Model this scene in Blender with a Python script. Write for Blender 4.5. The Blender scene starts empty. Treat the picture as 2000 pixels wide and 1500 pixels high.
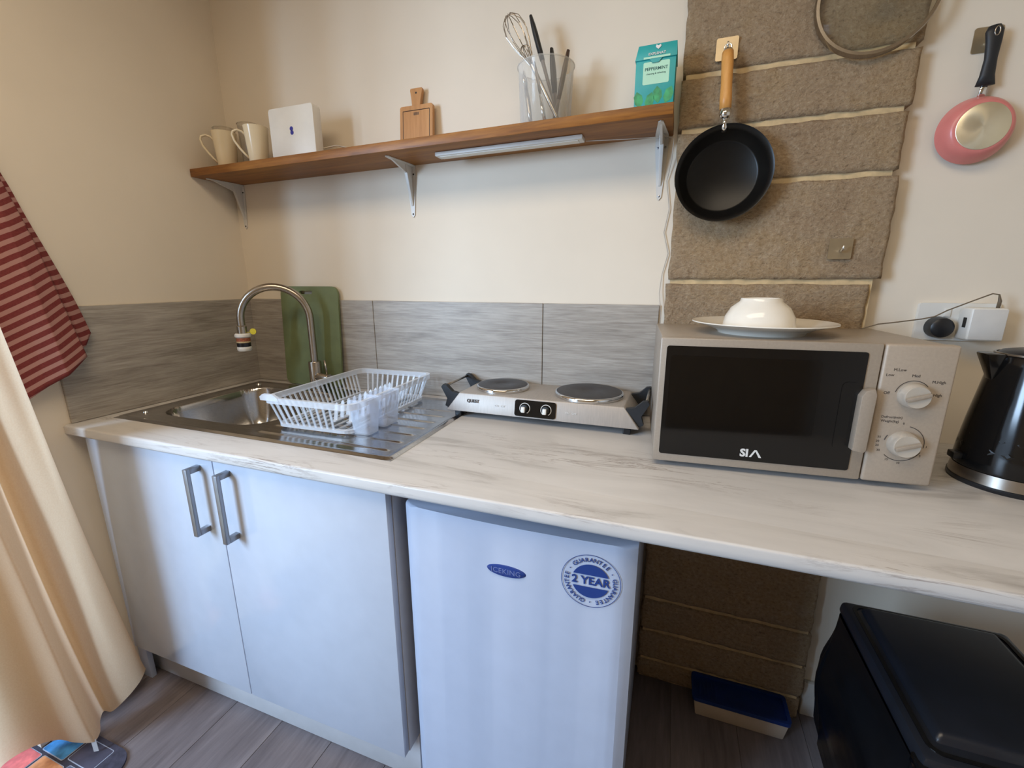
import bpy, bmesh, math, random
from mathutils import Vector, Matrix, noise
random.seed(7)
PI = math.pi
S = bpy.context.scene
C = S.collection

# ------------------------------------------------------------------ camera
cam_d = bpy.data.cameras.new('camera'); cam_d.sensor_width = 36.0
cam_d.lens = 855.13 / 2000 * 36.0; cam_d.clip_start = 0.02
cam = bpy.data.objects.new('camera', cam_d); C.objects.link(cam)
def look(yaw, pitch, roll, loc):
    a, b, c = (math.radians(v) for v in (yaw, pitch, roll))
    f = Vector((-math.sin(a)*math.cos(b), math.cos(a)*math.cos(b), -math.sin(b)))
    r = Vector((math.cos(a), math.sin(a), 0)); u = r.cross(f)
    r2 = r*math.cos(c) + u*math.sin(c); u2 = -r*math.sin(c) + u*math.cos(c)
    m = Matrix((r2, u2, -f)).transposed().to_4x4(); m.translation = loc
    return m
cam.matrix_world = look(19.81, 13.33, -0.13, Vector((1.5885, -1.321, 1.2948)))
S.camera = cam

# ------------------------------------------------------------------ world and light
W = bpy.data.worlds.new('world'); S.world = W; W.use_nodes = True
bg = W.node_tree.nodes['Background']; bg.inputs[0].default_value = (0.62, 0.78, 1.0, 1); bg.inputs[1].default_value = 1.5
def area(name, loc, target, sx, sy, power, col, spread=PI):
    d = bpy.data.lights.new(name, 'AREA'); d.shape = 'RECTANGLE'; d.size = sx; d.size_y = sy
    d.energy = power; d.color = col; d.spread = spread
    o = bpy.data.objects.new(name, d); C.objects.link(o); o.location = loc
    o.rotation_euler = (Vector(target) - Vector(loc)).to_track_quat('-Z', 'Y').to_euler()
    return o
# daylight standing in the open glazed door of the left wall
area('door_daylight', (-0.95, -3.10, 1.95), (0.9, -0.20, 1.00), 0.9, 1.7, 150, (0.52, 0.73, 1.0))
# warm fill from above, added as an assumed, unseen rooflight
area('warm_overhead_fill', (1.20, -1.30, 2.385), (1.20, -1.30, 0), 1.5, 0.7, 20, (1.0, 0.83, 0.62))
S.view_settings.view_transform = 'Standard'; S.view_settings.look = 'None'
S.view_settings.exposure = -0.03; S.view_settings.gamma = 1.0; S.view_settings.use_curve_mapping = False
S.cycles.use_denoising = True
S.cycles.max_bounces = 7; S.cycles.diffuse_bounces = 5; S.cycles.glossy_bounces = 4; S.cycles.transparent_max_bounces = 12
S.cycles.use_adaptive_sampling = True; S.cycles.adaptive_threshold = 0.03
S.cycles.caustics_reflective = False; S.cycles.caustics_refractive = False
S.cycles.sample_clamp_indirect = 6.0

# ------------------------------------------------------------------ materials
def lin(c):
    return tuple((v/255/12.92 if v/255 <= 0.04045 else ((v/255+0.055)/1.055)**2.4) for v in c) + (1.0,)
class NT:
    def __init__(s, name):
        s.m = bpy.data.materials.new(name); s.m.use_nodes = True; s.t = s.m.node_tree
        s.b = s.t.nodes['Principled BSDF']; s.out = s.t.nodes['Material Output']
    def n(s, typ, **kw):
        n = s.t.nodes.new(typ)
        for k, v in kw.items():
            if k.startswith('i_'): n.inputs[k[2:].replace('_', ' ')].default_value = v
            else: setattr(n, k, v)
        return n
    def l(s, a, b): s.t.links.new(a, b)
    def coords(s, scale=(1, 1, 1), kind='Object', rot=(0, 0, 0)):
        tc = s.n('ShaderNodeTexCoord'); mp = s.n('ShaderNodeMapping')
        mp.inputs['Scale'].default_value = scale; mp.inputs['Rotation'].default_value = rot
        s.l(tc.outputs[kind], mp.inputs['Vector']); return mp.outputs[0]
    def noise(s, vec, scale, detail=4, rough=0.55, dist=0.0):
        n = s.n('ShaderNodeTexNoise'); n.inputs['Scale'].default_value = scale; n.inputs['Detail'].default_value = detail
        n.inputs['Roughness'].default_value = rough; n.inputs['Distortion'].default_value = dist
        s.l(vec, n.inputs['Vector']); return n.outputs['Fac']
    def ramp(s, fac, stops):
        r = s.n('ShaderNodeValToRGB'); e = r.color_ramp.elements
        e[0].position, e[0].color = stops[0][0], lin(stops[0][1]); e[1].position, e[1].color = stops[-1][0], lin(stops[-1][1])
        for p, c in stops[1:-1]:
            x = e.new(p); x.color = lin(c)
        s.l(fac, r.inputs[0]); return r.outputs[0]
    def mix(s, fac, a, b):
        x = s.n('ShaderNodeMix', data_type='RGBA')
        for sock, v in ((x.inputs[0], fac), (x.inputs[6], a), (x.inputs[7], b)):
            if hasattr(v, 'is_linked'): s.l(v, sock)
            else: sock.default_value = v
        return x.outputs[2]
    def bump(s, h, strength, dist=0.002):
        b = s.n('ShaderNodeBump'); b.inputs['Strength'].default_value = strength; b.inputs['Distance'].default_value = dist
        s.l(h, b.inputs['Height']); s.l(b.outputs[0], s.b.inputs['Normal'])
    def set(s, **kw):
        for k, v in kw.items(): s.b.inputs[k.replace('_', ' ')].default_value = v
MATS = {}
def plain(name, col, rough=0.5, metal=0.0, var=0.06, vscale=18.0, bump=0.0, bscale=200.0, stretch=(1, 1, 1), **kw):
    """a plain surface with slight procedural variation"""
    t = NT(name); c = t.coords(stretch)
    f = t.noise(c, vscale, 3)
    lo = tuple(max(0, v*(1-var)) for v in col); hi = tuple(min(255, v*(1+var)) for v in col)
    t.l(t.ramp(f, [(0.3, lo), (0.7, hi)]), t.b.inputs['Base Color'])
    t.set(Roughness=rough, Metallic=metal, **kw)
    if bump: t.bump(t.noise(c, bscale, 3), bump, 0.001)
    MATS[name] = t.m; return t.m
wall_paint = plain('wall_paint', (226, 215, 198), 0.75, var=0.015, vscale=3, bump=0.05, bscale=60)
ceil_paint = plain('ceiling_bounce_boards', (216, 192, 156), 0.7, var=0.08, vscale=6, stretch=(1, 12, 1))  # unseen ceiling: timber finish invented to bounce warm light
bounce_boards = plain('warm_bounce_boards', (214, 188, 150), 0.7, var=0.08, vscale=6, stretch=(12, 1, 1))  # unseen front wall: timber finish invented to warm the bounced light
white_gloss = plain('white_gloss_lacquer', (190, 198, 212), 0.16, var=0.01)
white_lac = plain('white_enamel', (178, 188, 208), 0.32, var=0.01, bump=0.02, bscale=300)
grey_carc = plain('grey_carcass_board', (196, 196, 198), 0.5, var=0.02)
white_metal = plain('white_painted_metal', (212, 210, 206), 0.4, var=0.02)
white_plastic = plain('white_plastic', (226, 224, 218), 0.38, var=0.015)
ceramic = plain('white_ceramic', (234, 228, 216), 0.12, var=0.01)
mug_china = plain('cream_china', (228, 212, 180), 0.2, var=0.015)
black_plastic = plain('black_plastic', (26, 28, 32), 0.38, var=0.1)
black_soft = plain('black_matte_handle', (30, 32, 36), 0.5, var=0.1)
black_gloss = plain('black_gloss', (14, 14, 15), 0.12, var=0.1)
iron = plain('dark_cast_iron', (56, 54, 56), 0.42, var=0.12, vscale=60)
nonstick = plain('black_nonstick', (15, 14, 13), 0.34, var=0.15, vscale=80, Specular_IOR_Level=0.28)
pink = plain('pink_enamel', (214, 128, 122), 0.3, var=0.03)
green_pl = plain('green_plastic_board', (112, 124, 86), 0.55, var=0.05, bump=0.15, bscale=500)
yellow = plain('yellow_tag', (214, 196, 40), 0.5)
chrome = plain('chrome', (225, 225, 225), 0.08, 1.0, var=0.01)
steel_tube = plain('satin_steel', (176, 168, 158), 0.26, 1.0, var=0.03, vscale=40)
silver_pl = plain('silver_paint', (168, 156, 142), 0.42, 0.25, var=0.02, vscale=200)
panel_pl = plain('warm_silver_panel', (176, 162, 146), 0.5, 0.15, var=0.02, vscale=200)
knob_pl = plain('pale_silver_knob', (200, 192, 180), 0.22, 0.35, var=0.02)
hob_steel = plain('hob_steel', (176, 168, 160), 0.5, 0.35, var=0.03, vscale=8, stretch=(40, 4, 4))
hook_steel = plain('hook_plate_steel', (176, 160, 132), 0.38, 0.75, var=0.04)
handle_grey = plain('brushed_nickel', (150, 152, 158), 0.34, 0.85, var=0.04, vscale=20, stretch=(8, 8, 1))
bag_black = plain('black_bin_bag', (12, 13, 16), 0.22, var=0.2, bump=0.3, bscale=40)
bin_black = plain('black_bin_plastic', (27, 30, 37), 0.3, var=0.1)
blue_lid = plain('dark_blue_lid', (20, 52, 120), 0.4, var=0.06)
cream_tub = plain('cream_tub_plastic', (206, 190, 172), 0.5, var=0.02)
ink_blue = plain('blue_print', (34, 62, 130), 0.45, var=0.02)
badge_blue = plain('blue_badge', (40, 62, 128), 0.22, var=0.05)
badge_text = plain('badge_lettering', (110, 122, 170), 0.3)
ink_white = plain('white_print', (222, 222, 220), 0.5, var=0.01)
ink_dark = plain('dark_print', (70, 64, 60), 0.6, var=0.05)
ink_deep = plain('deep_teal_print', (28, 84, 82), 0.6, var=0.05)
logo_blue = plain('blue_logo', (38, 30, 150), 0.4)
teal = plain('teal_card', (38, 158, 158), 0.45, var=0.04)
teal_dark = plain('teal_card_edge', (24, 110, 112), 0.5)
pale_mint = plain('mint_label', (176, 222, 196), 0.5, var=0.02)
leaf_green = plain('printed_leaves', (52, 150, 96), 0.5, var=0.15, vscale=60)
cable_white = plain('pale_cable', (190, 182, 170), 0.5)
cable_dark = plain('brown_cable', (110, 96, 78), 0.5)
brown_hd = plain('dark_brown_handle', (74, 56, 46), 0.4)
grey_util = plain('grey_nylon', (120, 112, 106), 0.45)
dark_gap = plain('dark_gap', (40, 38, 36), 0.7)
filt_red = plain('orange_mesh', (150, 84, 56), 0.5, var=0.2, vscale=300)
filt_black = plain('carbon_fill', (22, 22, 30), 0.3)
filt_tan = plain('sand_fill', (190, 170, 130), 0.5, var=0.1, vscale=300)
rug_dark = plain('charcoal_rug', (62, 60, 74), 0.9, var=0.15, vscale=60, bump=0.5, bscale=400)
rug_blue = plain('rug_blue_print', (70, 140, 200), 0.85, var=0.25, vscale=25, bump=0.3, bscale=400)
rug_pink = plain('rug_pink_print', (222, 112, 110), 0.85, var=0.2, vscale=25, bump=0.3, bscale=400)
rug_orange = plain('rug_orange_print', (232, 150, 110), 0.85, var=0.25, vscale=25, bump=0.3, bscale=400)
rug_line = plain('rug_line', (170, 180, 200), 0.85)
patio_stone = plain('patio_stone', (190, 176, 150), 0.9, var=0.1, vscale=6)
mortar = plain('tan_mortar', (196, 172, 132), 0.9, var=0.1, vscale=30, bump=0.6, bscale=120)
grout = plain('grey_grout', (120, 114, 106), 0.9)
sealant = plain('pale_sealant', (200, 188, 166), 0.5)

def clear(name, tint=(1, 1, 1, 1), amount=0.2, rough=0.1, col=(0.9, 0.92, 0.95, 1), edge=0.5):
    t = NT(name); lw = t.n('ShaderNodeLayerWeight'); lw.inputs['Blend'].default_value = 0.35
    m = t.n('ShaderNodeMath', operation='MULTIPLY_ADD'); t.l(lw.outputs['Facing'], m.inputs[0]); m.inputs[1].default_value = edge; m.inputs[2].default_value = amount
    m.use_clamp = True
    tr = t.n('ShaderNodeBsdfTransparent'); tr.inputs[0].default_value = tint
    mx = t.n('ShaderNodeMixShader'); t.l(m.outputs[0], mx.inputs[0]); t.l(tr.outputs[0], mx.inputs[1]); t.l(t.b.outputs[0], mx.inputs[2])
    t.l(mx.outputs[0], t.out.inputs['Surface'])
    f = t.noise(t.coords(), 30, 2); t.l(t.mix(f, col, tuple(min(1, v*1.04) for v in col)), t.b.inputs['Base Color'])
    t.set(Roughness=rough); return t.m
clear_cup = clear('clear_plastic_cup', (0.95, 0.95, 0.94, 1), 0.10, 0.08, (0.86, 0.84, 0.80, 1), 0.55)
clear_glass = clear('drinking_glass', (0.93, 0.92, 0.90, 1), 0.10, 0.03, (0.5, 0.46, 0.4, 1), 0.8)
lid_glass = clear('lid_glass', (0.94, 0.94, 0.91, 1), 0.025, 0.04, (0.45, 0.43, 0.38, 1), 0.08)
rack_pl = clear('frosted_rack_plastic', (0.95, 0.97, 1.0, 1), 0.30, 0.2, (0.88, 0.92, 0.98, 1), 0.40)
cup_pl = clear('frosted_cup_plastic', (0.94, 0.96, 1.0, 1), 0.16, 0.2, (0.86, 0.91, 0.98, 1), 0.40)
clear_tab = clear('clear_tab', (0.95, 0.95, 0.95, 1), 0.3, 0.15)

def m_marble():
    t = NT('white_marble_laminate'); v = t.coords((1.6, 8.0, 8.0), rot=(0, 0, math.radians(-4)))
    n1 = t.noise(v, 1.5, 8, 0.62, 0.7)
    base = t.ramp(n1, [(0.28, (166, 162, 158)), (0.42, (200, 197, 194)), (0.7, (212, 209, 206))])
    v2 = t.coords((1.1, 10.0, 10.0), rot=(0, 0, math.radians(-6))); n2 = t.noise(v2, 2.6, 10, 0.66, 1.1)
    s = t.n('ShaderNodeMath', operation='SUBTRACT'); t.l(n2, s.inputs[0]); s.inputs[1].default_value = 0.5
    a = t.n('ShaderNodeMath', operation='ABSOLUTE'); t.l(s.outputs[0], a.inputs[0])
    vein = t.ramp(a.outputs[0], [(0.0, (255, 255, 255)), (0.028, (0, 0, 0))])
    n3 = t.noise(t.coords((1.2, 3, 3)), 2.2, 3); k = t.ramp(n3, [(0.48, (0, 0, 0)), (0.68, (255, 255, 255))])
    f = t.n('ShaderNodeMath', operation='MULTIPLY'); t.l(vein, f.inputs[0]); t.l(k, f.inputs[1])
    t.l(t.mix(f.outputs[0], base, lin((140, 128, 122))), t.b.inputs['Base Color'])
    t.set(Roughness=0.36); return t.m
marble = m_marble()
def m_tile():
    t = NT('grey_travertine_tile'); v = t.coords((1.0, 1.0, 9.0), 'Object')
    n1 = t.noise(v, 3.2, 9, 0.65, 0.5); n2 = t.noise(t.coords((2.0, 2.0, 40.0)), 6.0, 6, 0.6, 0.3)
    c1 = t.ramp(n1, [(0.28, (128, 120, 111)), (0.5, (166, 158, 148)), (0.72, (192, 185, 175))])
    c2 = t.ramp(n2, [(0.35, (112, 104, 96)), (0.65, (188, 182, 174))])
    t.l(t.mix(0.35, c1, c2), t.b.inputs['Base Color']); t.set(Roughness=0.42); t.bump(n2, 0.12, 0.001); return t.m
tile_m = m_tile()
def m_wood(name, a, b, c, scale=(1, 12, 12), rough=0.5, det=2.5):
    t = NT(name); v = t.coords(scale); n1 = t.noise(v, det, 8, 0.6, 0.8); n2 = t.noise(t.coords(tuple(s*4 for s in scale)), det*2, 4)
    c1 = t.ramp(n1, [(0.28, a), (0.5, b), (0.74, c)])
    t.l(t.mix(0.25, c1, t.ramp(n2, [(0.3, a), (0.7, c)])), t.b.inputs['Base Color']); t.set(Roughness=rough); t.bump(n2, 0.1, 0.001); return t.m
shelf_wood = m_wood('stained_pine', (86, 48, 14), (140, 86, 28), (176, 120, 46))
bamboo = m_wood('bamboo', (168, 116, 66), (190, 136, 82), (204, 152, 98), (14, 14, 1.2), 0.5)
beech = m_wood('beech_handle', (196, 136, 66), (212, 152, 80), (224, 168, 96), (14, 14, 2), 0.42)
floor_wood = m_wood('grey_brown_plank', (90, 82, 84), (116, 107, 109), (136, 127, 128), (9, 0.9, 9), 0.5, 2.0)
def m_block():
    t = NT('aggregate_block'); v = t.coords((1, 1, 1))
    n1 = t.noise(v, 7, 6, 0.6); n2 = t.noise(t.coords((1, 1, 1.4)), 95, 6, 0.72); n3 = t.noise(v, 40, 4)
    c1 = t.ramp(n1, [(0.3, (160, 134, 106)), (0.48, (182, 158, 128)), (0.6, (184, 154, 112)), (0.72, (198, 178, 152))])
    c2 = t.ramp(n2, [(0.30, (76, 56, 38)), (0.43, (168, 142, 112)), (0.58, (190, 166, 136)), (0.72, (222, 204, 178))])
    t.l(t.mix(0.55, c1, c2), t.b.inputs['Base Color']); t.set(Roughness=0.92)
    a = t.n('ShaderNodeMath', operation='ADD'); t.l(n2, a.inputs[0]); t.l(n3, a.inputs[1])
    t.bump(a.outputs[0], 1.0, 0.010); return t.m
block_m = m_block()
def m_sink():
    t = NT('brushed_stainless'); n = t.noise(t.coords((4, 60, 60)), 6, 3)
    t.l(t.ramp(n, [(0.3, (176, 174, 174)), (0.7, (200, 198, 196))]), t.b.inputs['Base Color'])
    t.set(Metallic=1.0, Roughness=0.18); return t.m
sink_steel = m_sink()
def m_base_disc():
    t = NT('spun_aluminium'); t.l(t.ramp(t.noise(t.coords(), 12, 3), [(0.3, (222, 212, 180)), (0.7, (238, 230, 206))]), t.b.inputs['Base Color'])
    t.set(Metallic=0.75, Roughness=0.3, Anisotropic=0.8)
    tg = t.n('ShaderNodeTangent', direction_type='RADIAL', axis='Y'); t.l(tg.outputs[0], t.b.inputs['Tangent']); return t.m
spun = m_base_disc()
def m_cloth(name, a, b, transl, rough=0.9, stripes=0):
    t = NT(name); n = t.noise(t.coords(), 260, 3); col = t.ramp(n, [(0.3, a), (0.7, b)])
    if stripes:
        tc = t.n('ShaderNodeTexCoord'); sp = t.n('ShaderNodeSeparateXYZ'); t.l(tc.outputs['UV'], sp.inputs[0])
        m = t.n('ShaderNodeMath', operation='MULTIPLY'); t.l(sp.outputs['Y'], m.inputs[0]); m.inputs[1].default_value = stripes*2*PI
        s = t.n('ShaderNodeMath', operation='SINE'); t.l(m.outputs[0], s.inputs[0])
        g = t.n('ShaderNodeMath', operation='GREATER_THAN'); t.l(s.outputs[0], g.inputs[0]); g.inputs[1].default_value = -0.15
        col = t.mix(g.outputs[0], lin((168, 124, 116)), col)
    t.l(col, t.b.inputs['Base Color']); t.set(Roughness=rough)
    if transl:
        tr = t.n('ShaderNodeBsdfTranslucent'); t.l(col, tr.inputs[0]); mx = t.n('ShaderNodeMixShader'); mx.inputs[0].default_value = transl
        t.l(t.b.outputs[0], mx.inputs[1]); t.l(tr.outputs[0], mx.inputs[2]); t.l(mx.outputs[0], t.out.inputs['Surface'])
    t.bump(n, 0.2, 0.0006); return t.m
curtain_m = m_cloth('cream_curtain_cloth', (239, 212, 178), (245, 221, 190), 0.55)
towel_m = m_cloth('red_striped_towel_cloth', (108, 40, 40), (122, 50, 48), 0.0, stripes=40)

# ------------------------------------------------------------------ mesh helpers
def T(x=0, y=0, z=0): return Matrix.Translation((x, y, z))
def R(ax, deg): return Matrix.Rotation(math.radians(deg), 4, ax)
def put(bm, verts, M):
    if M is not None: bmesh.ops.transform(bm, matrix=M, verts=verts)
def box(bm, x0, x1, y0, y1, z0, z1, bev=0.0, seg=2, M=None):
    v = [bm.verts.new(p) for p in ((x0,y0,z0),(x1,y0,z0),(x1,y1,z0),(x0,y1,z0),(x0,y0,z1),(x1,y0,z1),(x1,y1,z1),(x0,y1,z1))]
    for q in ((3,2,1,0),(4,5,6,7),(0,1,5,4),(1,2,6,5),(2,3,7,6),(3,0,4,7)): bm.faces.new([v[i] for i in q])
    if bev:
        es = list({e for a in v for e in a.link_edges})
        r = bmesh.ops.bevel(bm, geom=es, offset=bev, segments=seg, affect='EDGES', profile=0.5)
        v = list({a for f in r['faces'] for a in f.verts} | {a for a in v if a.is_valid})
    put(bm, v, M); return v
def hexa(bm, lo, hi, z0, z1, bev=0.0, M=None):
    """box between two rectangles (x0,x1,y0,y1) at z0 and z1"""
    v = [bm.verts.new(p) for p in ((lo[0],lo[2],z0),(lo[1],lo[2],z0),(lo[1],lo[3],z0),(lo[0],lo[3],z0),(hi[0],hi[2],z1),(hi[1],hi[2],z1),(hi[1],hi[3],z1),(hi[0],hi[3],z1))]
    for q in ((3,2,1,0),(4,5,6,7),(0,1,5,4),(1,2,6,5),(2,3,7,6),(3,0,4,7)): bm.faces.new([v[i] for i in q])
    if bev:
        r = bmesh.ops.bevel(bm, geom=list({e for a in v for e in a.link_edges}), offset=bev, segments=2, affect='EDGES', profile=0.5)
        v = list({a for f in r['faces'] for a in f.verts} | {a for a in v if a.is_valid})
    put(bm, v, M); return v
def lathe(bm, prof, n=48, M=None, a0=0.0, a1=2*PI):
    full = abs(a1-a0-2*PI) < 1e-6; rings = []; allv = []
    for r, z in prof:
        if r < 1e-6: ring = [bm.verts.new((0, 0, z))]
        else: ring = [bm.verts.new((r*math.cos(a0+(a1-a0)*i/n), r*math.sin(a0+(a1-a0)*i/n), z)) for i in range(n if full else n+1)]
        rings.append(ring); allv += ring
    for A, B in zip(rings, rings[1:]):
        m = n if full else n
        for i in range(m):
            j = (i+1) % n if full else i+1
            a = [A[0]] if len(A) == 1 else [A[i], A[j]]; b = [B[0]] if len(B) == 1 else [B[j], B[i]]
            q = a + b
            if len(q) >= 3: bm.faces.new(q)
    put(bm, allv, M); return allv
def tube(bm, pts, r, n=10, closed=False, caps=True, M=None, flat=None):
    pts = [Vector(p) for p in pts]; k = len(pts); rr = r if isinstance(r, (list, tuple)) else [r]*k
    rings = []; allv = []; up = None
    for i, p in enumerate(pts):
        a = pts[(i-1) % k] if (closed or i > 0) else p; b = pts[(i+1) % k] if (closed or i < k-1) else p
        t = (b-a).normalized()
        if up is None:
            up = t.orthogonal().normalized() if flat is None else (Vector(flat) - t*Vector(flat).dot(t)).normalized()
        up = (up - t*up.dot(t)).normalized(); s = t.cross(up)
        ring = []
        for j in range(n):
            w = 2*PI*j/n
            if isinstance(rr[i], (list, tuple)): q = up*math.cos(w)*rr[i][0] + s*math.sin(w)*rr[i][1]
            else: q = (up*math.cos(w) + s*math.sin(w))*rr[i]
            ring.append(bm.verts.new(p+q))
        rings.append(ring); allv += ring
    for i in range(k if closed else k-1):
        A, B = rings[i], rings[(i+1) % k]
        for j in range(n): bm.faces.new((A[j], A[(j+1) % n], B[(j+1) % n], B[j]))
    if caps and not closed:
        bm.faces.new(rings[0][::-1]); bm.faces.new(rings[-1])
    put(bm, allv, M); return allv
def rrect(w, h, r, n=6, cx=0, cy=0):
    out = []
    for sx, sy, a in ((1,1,0),(-1,1,90),(-1,-1,180),(1,-1,270)):
        for i in range(n+1):
            t = math.radians(a+90*i/n); out.append((cx+sx*(w/2-r)+r*math.cos(t), cy+sy*(h/2-r)+r*math.sin(t)))
    return out
def prism(bm, poly, z0, z1, M=None, hole=None):
    a = [bm.verts.new((x, y, z0)) for x, y in poly]; b = [bm.verts.new((x, y, z1)) for x, y in poly]; k = len(poly); allv = a+b
    for i in range(k): bm.faces.new((a[i], a[(i+1) % k], b[(i+1) % k], b[i]))
    if hole is None:
        bm.faces.new(a[::-1]); bm.faces.new(b)
    else:
        c = [bm.verts.new((x, y, z0)) for x, y in hole]; d = [bm.verts.new((x, y, z1)) for x, y in hole]; h = len(hole); allv += c+d
        for i in range(h): bm.faces.new((c[(i+1) % h], c[i], d[i], d[(i+1) % h]))
        for L0, L1 in ((a, c), (b, d)):
            es = []
            for L in (L0, L1):
                for i in range(len(L)):
                    es.append(bm.edges.get((L[i], L[(i+1) % len(L)])))
            bmesh.ops.triangle_fill(bm, use_beauty=True, edges=es)
        bmesh.ops.recalc_face_normals(bm, faces=bm.faces)
    put(bm, allv, M); return allv
def ellipse(rx, ry, n=40, cx=0, cy=0): return [(cx+rx*math.cos(2*PI*i/n), cy+ry*math.sin(2*PI*i/n)) for i in range(n)]
def text(bm, s, size, M, extrude=0.0002, bold=0.0, spacing=1.0, align='CENTER'):
    cu = bpy.data.curves.new('lettering', 'FONT'); cu.body = s; cu.size = size; cu.align_x = align; cu.align_y = 'CENTER'
    cu.extrude = extrude; cu.offset = bold; cu.space_character = spacing; cu.resolution_u = 3
    o = bpy.data.objects.new('lettering', cu); C.objects.link(o); bpy.context.view_layer.update()
    me = bpy.data.meshes.new_from_object(o.evaluated_get(bpy.context.evaluated_depsgraph_get()))
    me.transform(M); bm.from_mesh(me); bpy.data.objects.remove(o); bpy.data.curves.remove(cu); bpy.data.meshes.remove(me)
FACE = R('X', 90)                      # local xy drawn upright: x right, y up, z towards the viewer (-Y)
def link(name, me, mat, parent=None, smooth=False):
    o = bpy.data.objects.new(name, me); C.objects.link(o)
    for m in (mat if isinstance(mat, (list, tuple)) else [mat]):
        if not len(me.materials) or isinstance(mat, (list, tuple)): me.materials.append(m)
    if parent is not None: o.parent = parent
    return o
def obj(name, bm, mat, parent=None, smooth=None):
    me = bpy.data.meshes.new(name); bmesh.ops.recalc_face_normals(bm, faces=bm.faces); bm.to_mesh(me); bm.free()
    if smooth:
        me.polygons.foreach_set('use_smooth', [True]*len(me.polygons))
        if smooth is not True: me.set_sharp_from_angle(angle=math.radians(smooth))
    return link(name, me, mat, parent)
def B(): return bmesh.new()
def tag(o, label, cat, group=None):
    o['label'] = label; o['category'] = cat
    if group: o['group'] = group
    return o
def thing(name, label, cat, loc=(0, 0, 0), rz=0.0, group=None):
    o = bpy.data.objects.new(name, None); o.empty_display_size = 0.05; C.objects.link(o); o.location = loc; o.rotation_euler = (0, 0, rz)
    return tag(o, label, cat, group)
def struct(o): o['kind'] = 'structure'; return o
def part(name, mat, parent, fn, smooth=None):
    bm = B(); fn(bm); return obj(name, bm, mat, parent, smooth)
def boxpart(name, mat, parent, *a, bev=0.0, seg=2):
    bm = B(); box(bm, *a, bev=bev, seg=seg); return obj(name, bm, mat, parent, 35 if bev else None)

# ================================================================== THE ROOM
XR, YF, ZC = 3.2, -3.4, 2.4
ZW, D = 0.900, 0.645                   # worktop top and depth
# floor: planks running towards the kitchen wall
bm = B(); box(bm, -0.16, XR, YF, 0.0, -0.03, -0.003); floor = struct(obj('floor', bm, grout))
pw, pl = 0.184, 1.22
bm = B(); box(bm, -pw/2+0.0006, pw/2-0.0006, -pl/2+0.0006, pl/2-0.0006, -0.0025, 0.0, bev=0.0006, seg=1)
me0 = None
for i in range(19):
    off = (i*0.41) % pl
    x = -0.16 + pw*(i+0.5)
    if x + pw/2 > XR+0.1: continue
    j = 0; y1 = 0.0
    while y1 > YF:
        ln = pl - off if j == 0 else pl
        y0 = max(y1-ln, YF)
        if y1-y0 > 0.05:
            b2 = B(); box(b2, -pw/2+0.0006, pw/2-0.0006, -(y1-y0)/2+0.0006, (y1-y0)/2-0.0006, -0.0025, 0.0, bev=0.0006, seg=1)
            o = obj('plank', b2, floor_wood, floor); o.location = (x, (y0+y1)/2, 0)
        y1 = y0; j += 1
bm.free()
# ceiling and walls
bm = B(); box(bm, -0.16, XR+0.1, YF-0.1, 0.1, ZC, ZC+0.1); struct(obj('ceiling', bm, ceil_paint))
bm = B(); box(bm, -0.16, XR+0.1, 0.0, 0.1, -0.03, ZC); wall_back = struct(obj('wall_back', bm, wall_paint))
bm = B(); box(bm, XR, XR+0.1, YF, 0.0, -0.03, ZC); struct(obj('wall_right', bm, wall_paint))
bm = B()                                # left wall with the opening of a glazed door
box(bm, -0.16, 0.0, -0.86, 0.0, -0.03, ZC); box(bm, -0.16, 0.0, YF, -3.12, -0.03, ZC); box(bm, -0.16, 0.0, -3.12, -0.86, 2.10, ZC)
wall_left = struct(obj('wall_left', bm, wall_paint))
bm = B(); box(bm, -0.16, XR+0.1, YF-0.1, YF, -0.03, ZC); struct(obj('wall_front', bm, bounce_boards))
bm = B(); box(bm, -0.12, -0.05, -0.92, -0.86, 0.0, 2.10, bev=0.004); box(bm, -0.12, -0.05, -3.12, -3.06, 0.0, 2.10, bev=0.004); box(bm, -0.12, -0.05, -3.06, -0.92, 2.04, 2.10, bev=0.004)
struct(obj('door_1', bm, white_gloss, None, 35))
bm = B(); box(bm, -4.0, -0.16, -5.0, 1.5, -0.12, -0.03); struct(obj('ground_outside', bm, patio_stone))
# baseboard of the kitchen wall, right of the block pillar
bm = B(); box(bm, 2.05, XR, -0.016, 0.0, 0.0, 0.118, bev=0.004); struct(obj('baseboard_back', bm, white_metal, None, 35))
# splashback tiles
ZT = 1.226
for k, (a, b) in enumerate(((0.0095, 0.5915), (0.5935, 1.2165), (1.2185, 1.556))):
    o = boxpart('tile', tile_m, wall_back, a, b, -0.009, -0.0005, ZW+0.001, ZT, bev=0.0012, seg=1)
o = boxpart('tile', tile_m, wall_left, 0.0005, 0.009, -0.628, -0.0005, ZW+0.001, ZT, bev=0.0012, seg=1)
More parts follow.
